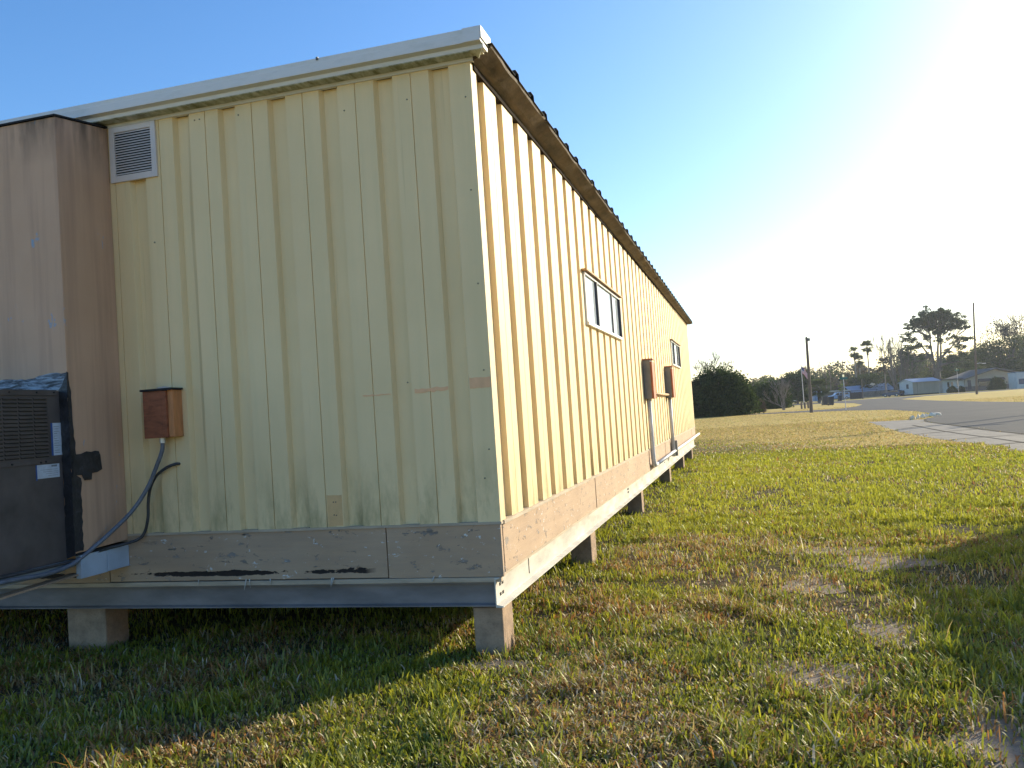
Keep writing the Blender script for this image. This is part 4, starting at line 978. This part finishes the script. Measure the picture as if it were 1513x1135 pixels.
# ------------------------------------------------------------------ buildings far off
def local(t,mb,name,mat,par=None,bevel=0): return mb.build(name,mat,par or t,bevel)
WHT=simple('white_siding_far',(.50,.50,.48),.7,0,.08,1.5);TAN=simple('tan_shed_siding',(.30,.26,.20),.7,0,.12,1.2,.1,.4,(1,1,.2))
BLR=simple('blue_grey_metal_roof',(.25,.32,.42),.5,.1,.1,.8);ROOF=simple('brown_grey_shingle',(.13,.115,.105),.9,0,.25,2)
BRK=simple('brown_brick',(.17,.125,.105),.9,0,.3,4);BEI=simple('beige_stucco',(.40,.34,.27),.85,0,.1,1)
# shed
q=at(1350,585.5,188);t=thing('garden_shed',(q.x,q.y,0),'long tan shed with white end wall and blue-grey metal roof','shed',None,yaw+.30)
MB().prism([(0,0,.25),(0,4,.25),(0,4,2.9),(0,2,3.6),(0,0,2.9)],(7.2,0,0)).build('wall',TAN,t)
MB().prism([(-.05,0.02,.25),(-.05,3.98,.25),(-.05,3.98,2.9),(-.05,2,3.58),(-.05,0.02,2.9)],(.045,0,0)).build('end_wall',WHT,t)
MB().prism([(-.3,-.35,2.84),(-.3,-.35,2.90),(-.3,2,3.72),(-.3,4.35,2.90),(-.3,4.35,2.84),(-.3,2,3.64)],(7.9,0,0)).build('roof',BLR,t)
MB().box(-.075,-.055,1.2,1.9,1.5,2.5).build('window',M['bronze'],t)
MB().box(.02,7.1,.1,3.9,0,.24).build('base',M['dark'],t)
MB().box(1.2,1.26,-.02,0,.3,2.85).build('batten',M['bronze'],t)
# house
q=at(1398,582,192);t=thing('brick_house',(q.x,q.y,0),'low beige and brick house with shallow gable, dark awnings and a white-sided wing','house',None,yaw+.02)
def HB(*a): return MB().box(*a)
HB(-.4,4.6,.5,8,0,2.9).build('wing_wall',WHT,t)
HB(4.6,18,0,9,0,1.1).build('brick_base',BRK,t)
MB().prism([(4.6,.05,1.1),(17.9,.05,1.1),(17.9,.05,2.9),(11.4,.05,4.6),(4.6,.05,3.0)],(0,8.8,0)).build('wall',BEI,t)
rf=MB().prism([(3.4,-1.1,2.78),(11.4,-1.1,4.95),(19.2,-1.1,2.95),(19.2,-1.1,2.75),(11.4,-1.1,4.72),(3.4,-1.1,2.58)],(0,10.8,0)).build('roof',ROOF,t)
HB(-1.2,3.9,-.6,8.6,2.92,3.14).build('wing_roof',ROOF,t)
for (a,b,z0,z1) in [(7.6,10.3,1.05,2.65),(10.75,13.4,1.05,2.75)]:
    w=HB(a,b,-.02,.04,z0,z1).build('window',M['carglass'],t)
    MB().prism([(a-.1,-.04,z1),(a-.1,-.65,z1-.55),(a-.1,-.65,z1-.62),(a-.1,-.04,z1-.08)],(b-a+.2,0,0)).build('awning',M['bronze'],w)
for (a,b,z0,z1) in [(.7,1.2,1.3,2.4),(1.55,2.0,1.3,2.4),(2.9,3.3,1.2,2.6)]: HB(a,b,.44,.49,z0,z1).build('window',M['carglass'],t)
HB(5.1,5.9,-.02,.04,.4,2.5).build('door',M['bronze'],t)
for i,(px,W,H,l) in enumerate([(1474,3.9,2.6,'dark clipped hedge in front of the beige house windows'),(1407,1.9,1.3,'small dark shrub against the white wing of the house'),(1421,1.0,1.2,'very small shrub left of the brick base of the house')]):
    q=at(px,581 if i else 578,182);bush('house_hedge',(q.x,q.y),W,2.0,H,l,LD,70+i,2200,.14)
q=at(1515,577,178);t=thing('storage_shed',(q.x,q.y,0),'small white shed cut by the right edge, behind the oak trunk','shed',None,yaw)
HB(-1.6,2.6,0,3,0,3.3).build('wall',WHT,t);HB(-1.7,2.7,-.1,3.1,3.31,3.45).build('roof',BLR,t);HB(-1.2,.9,-.03,-.005,.9,2.0).build('window',PD,t)
# long low metal-roofed building and its fences
q=at(1250,586,222);t=thing('long_shed',(q.x,q.y,0),'long low building with blue-grey metal roof behind the picket fence','building',None,yaw+.04)
HB(-5.5,12,0,6,0,2.0).build('wall',simple('dark_brown_wall',(.10,.085,.08),.8,0,.2,1),t)
MB().prism([(1.2,-.6,1.5),(13,-.6,1.6),(13,3,3.4),(1.2,3,3.1)],(0,.05,.08)).build('roof',BLR,t)
HB(-5.8,1.1,-.6,5,2.05,2.35).build('fascia',WHT,t)
q=at(1289,568,218);o=MB().prism([(-.7,0,0),(-.1,0,.4),(.8,0,.1),(.2,0,-.35)],(0,.15,0)).build('small_sign',WHT,None,0,False,(q.x,q.y,q.z));o.rotation_euler.z=yaw;tag(o,'small white diamond panel perched above the long metal roof','panel')
def fence(pa,pb,D,h,gap,label,mat,w=.10):
    a=at(*pa,D);b=at(*pb,D);a.z=b.z=0;d=b-a;L=d.length;u=d.normalized();t=thing('picket_fence',(a.x,a.y,0),label,'fence',None,math.atan2(u.y,u.x))
    for z in(.3,h-.3): MB().box(0,L,.03,.07,z,z+.08).build('rail',mat,t)
    n=int(L/gap)
    for i in range(n): MB().box(i*gap,i*gap+w,-.02,.028,0,h+random.uniform(-.06,.04)).build('picket',mat,t)
fence((1276,587.5),(1313,586.5),195,1.6,.26,'weathered open picket fence in front of the long metal-roofed building',mat_wood('grey_picket_wood',(.26,.23,.20),(3,3,1),2))
fence((1256,588),(1275,587.5),197,1.55,.215,'dark close-boarded fence left of the open picket fence',mat_wood('dark_board_wood',(.07,.05,.05),(3,3,1),2),.205)

# ------------------------------------------------------------------ light
AZ=R_(39.5);EL=R_(18.7)
W=bpy.data.worlds.new('World');scene.world=W;W.use_nodes=True;nt=W.node_tree
sky=nt.nodes.new('ShaderNodeTexSky');sky.sky_type='NISHITA';sky.sun_disc=False;sky.sun_elevation=EL;sky.sun_rotation=AZ
sky.air_density=1.0;sky.dust_density=.9;sky.ozone_density=2.0;sky.altitude=0
bg=nt.nodes['Background'];hs=nt.nodes.new('ShaderNodeHueSaturation');hs.inputs['Saturation'].default_value=1.25;nt.links.new(sky.outputs[0],hs.inputs['Color']);mx=nt.nodes.new('ShaderNodeMix');mx.data_type='RGBA';mx.blend_type='MULTIPLY';mx.inputs[0].default_value=1;mx.inputs[7].default_value=(.94,1.0,1.12,1);nt.links.new(hs.outputs[0],mx.inputs[6]);nt.links.new(mx.outputs[2],bg.inputs[0]);bg.inputs[1].default_value=.128
sun=bpy.data.lights.new('sun','SUN');sun.energy=4.0;sun.angle=R_(.53);sun.color=(1,.89,.64)
so=bpy.data.objects.new('sun',sun);col.objects.link(so);so.location=(20,25,20)
d=Vector((math.sin(AZ)*math.cos(EL),math.cos(AZ)*math.cos(EL),math.sin(EL)));so.rotation_euler=d.to_track_quat('Z','Y').to_euler()
v=scene.view_settings;v.view_transform='Standard';v.look='None';v.gamma=1;v.use_curve_mapping=False;v.exposure=.9
scene.render.engine='CYCLES'

# thin morning air: far trees lift toward pale blue
m=bpy.data.materials.new('haze_air');m.use_nodes=True;nt=m.node_tree;nt.nodes.remove(nt.nodes['Principled BSDF'])
pv=nt.nodes.new('ShaderNodeVolumePrincipled');pv.inputs['Color'].default_value=(.80,.87,1,1);pv.inputs['Density'].default_value=.0002;pv.inputs['Anisotropy'].default_value=.45
nt.links.new(pv.outputs[0],nt.nodes['Material Output'].inputs['Volume'])
hz=MB().box(-1300,1300,-1300,1300,-1,36).build('haze',m);tag(hz,'thin pale haze hanging over the whole neighbourhood','haze',kind='stuff')
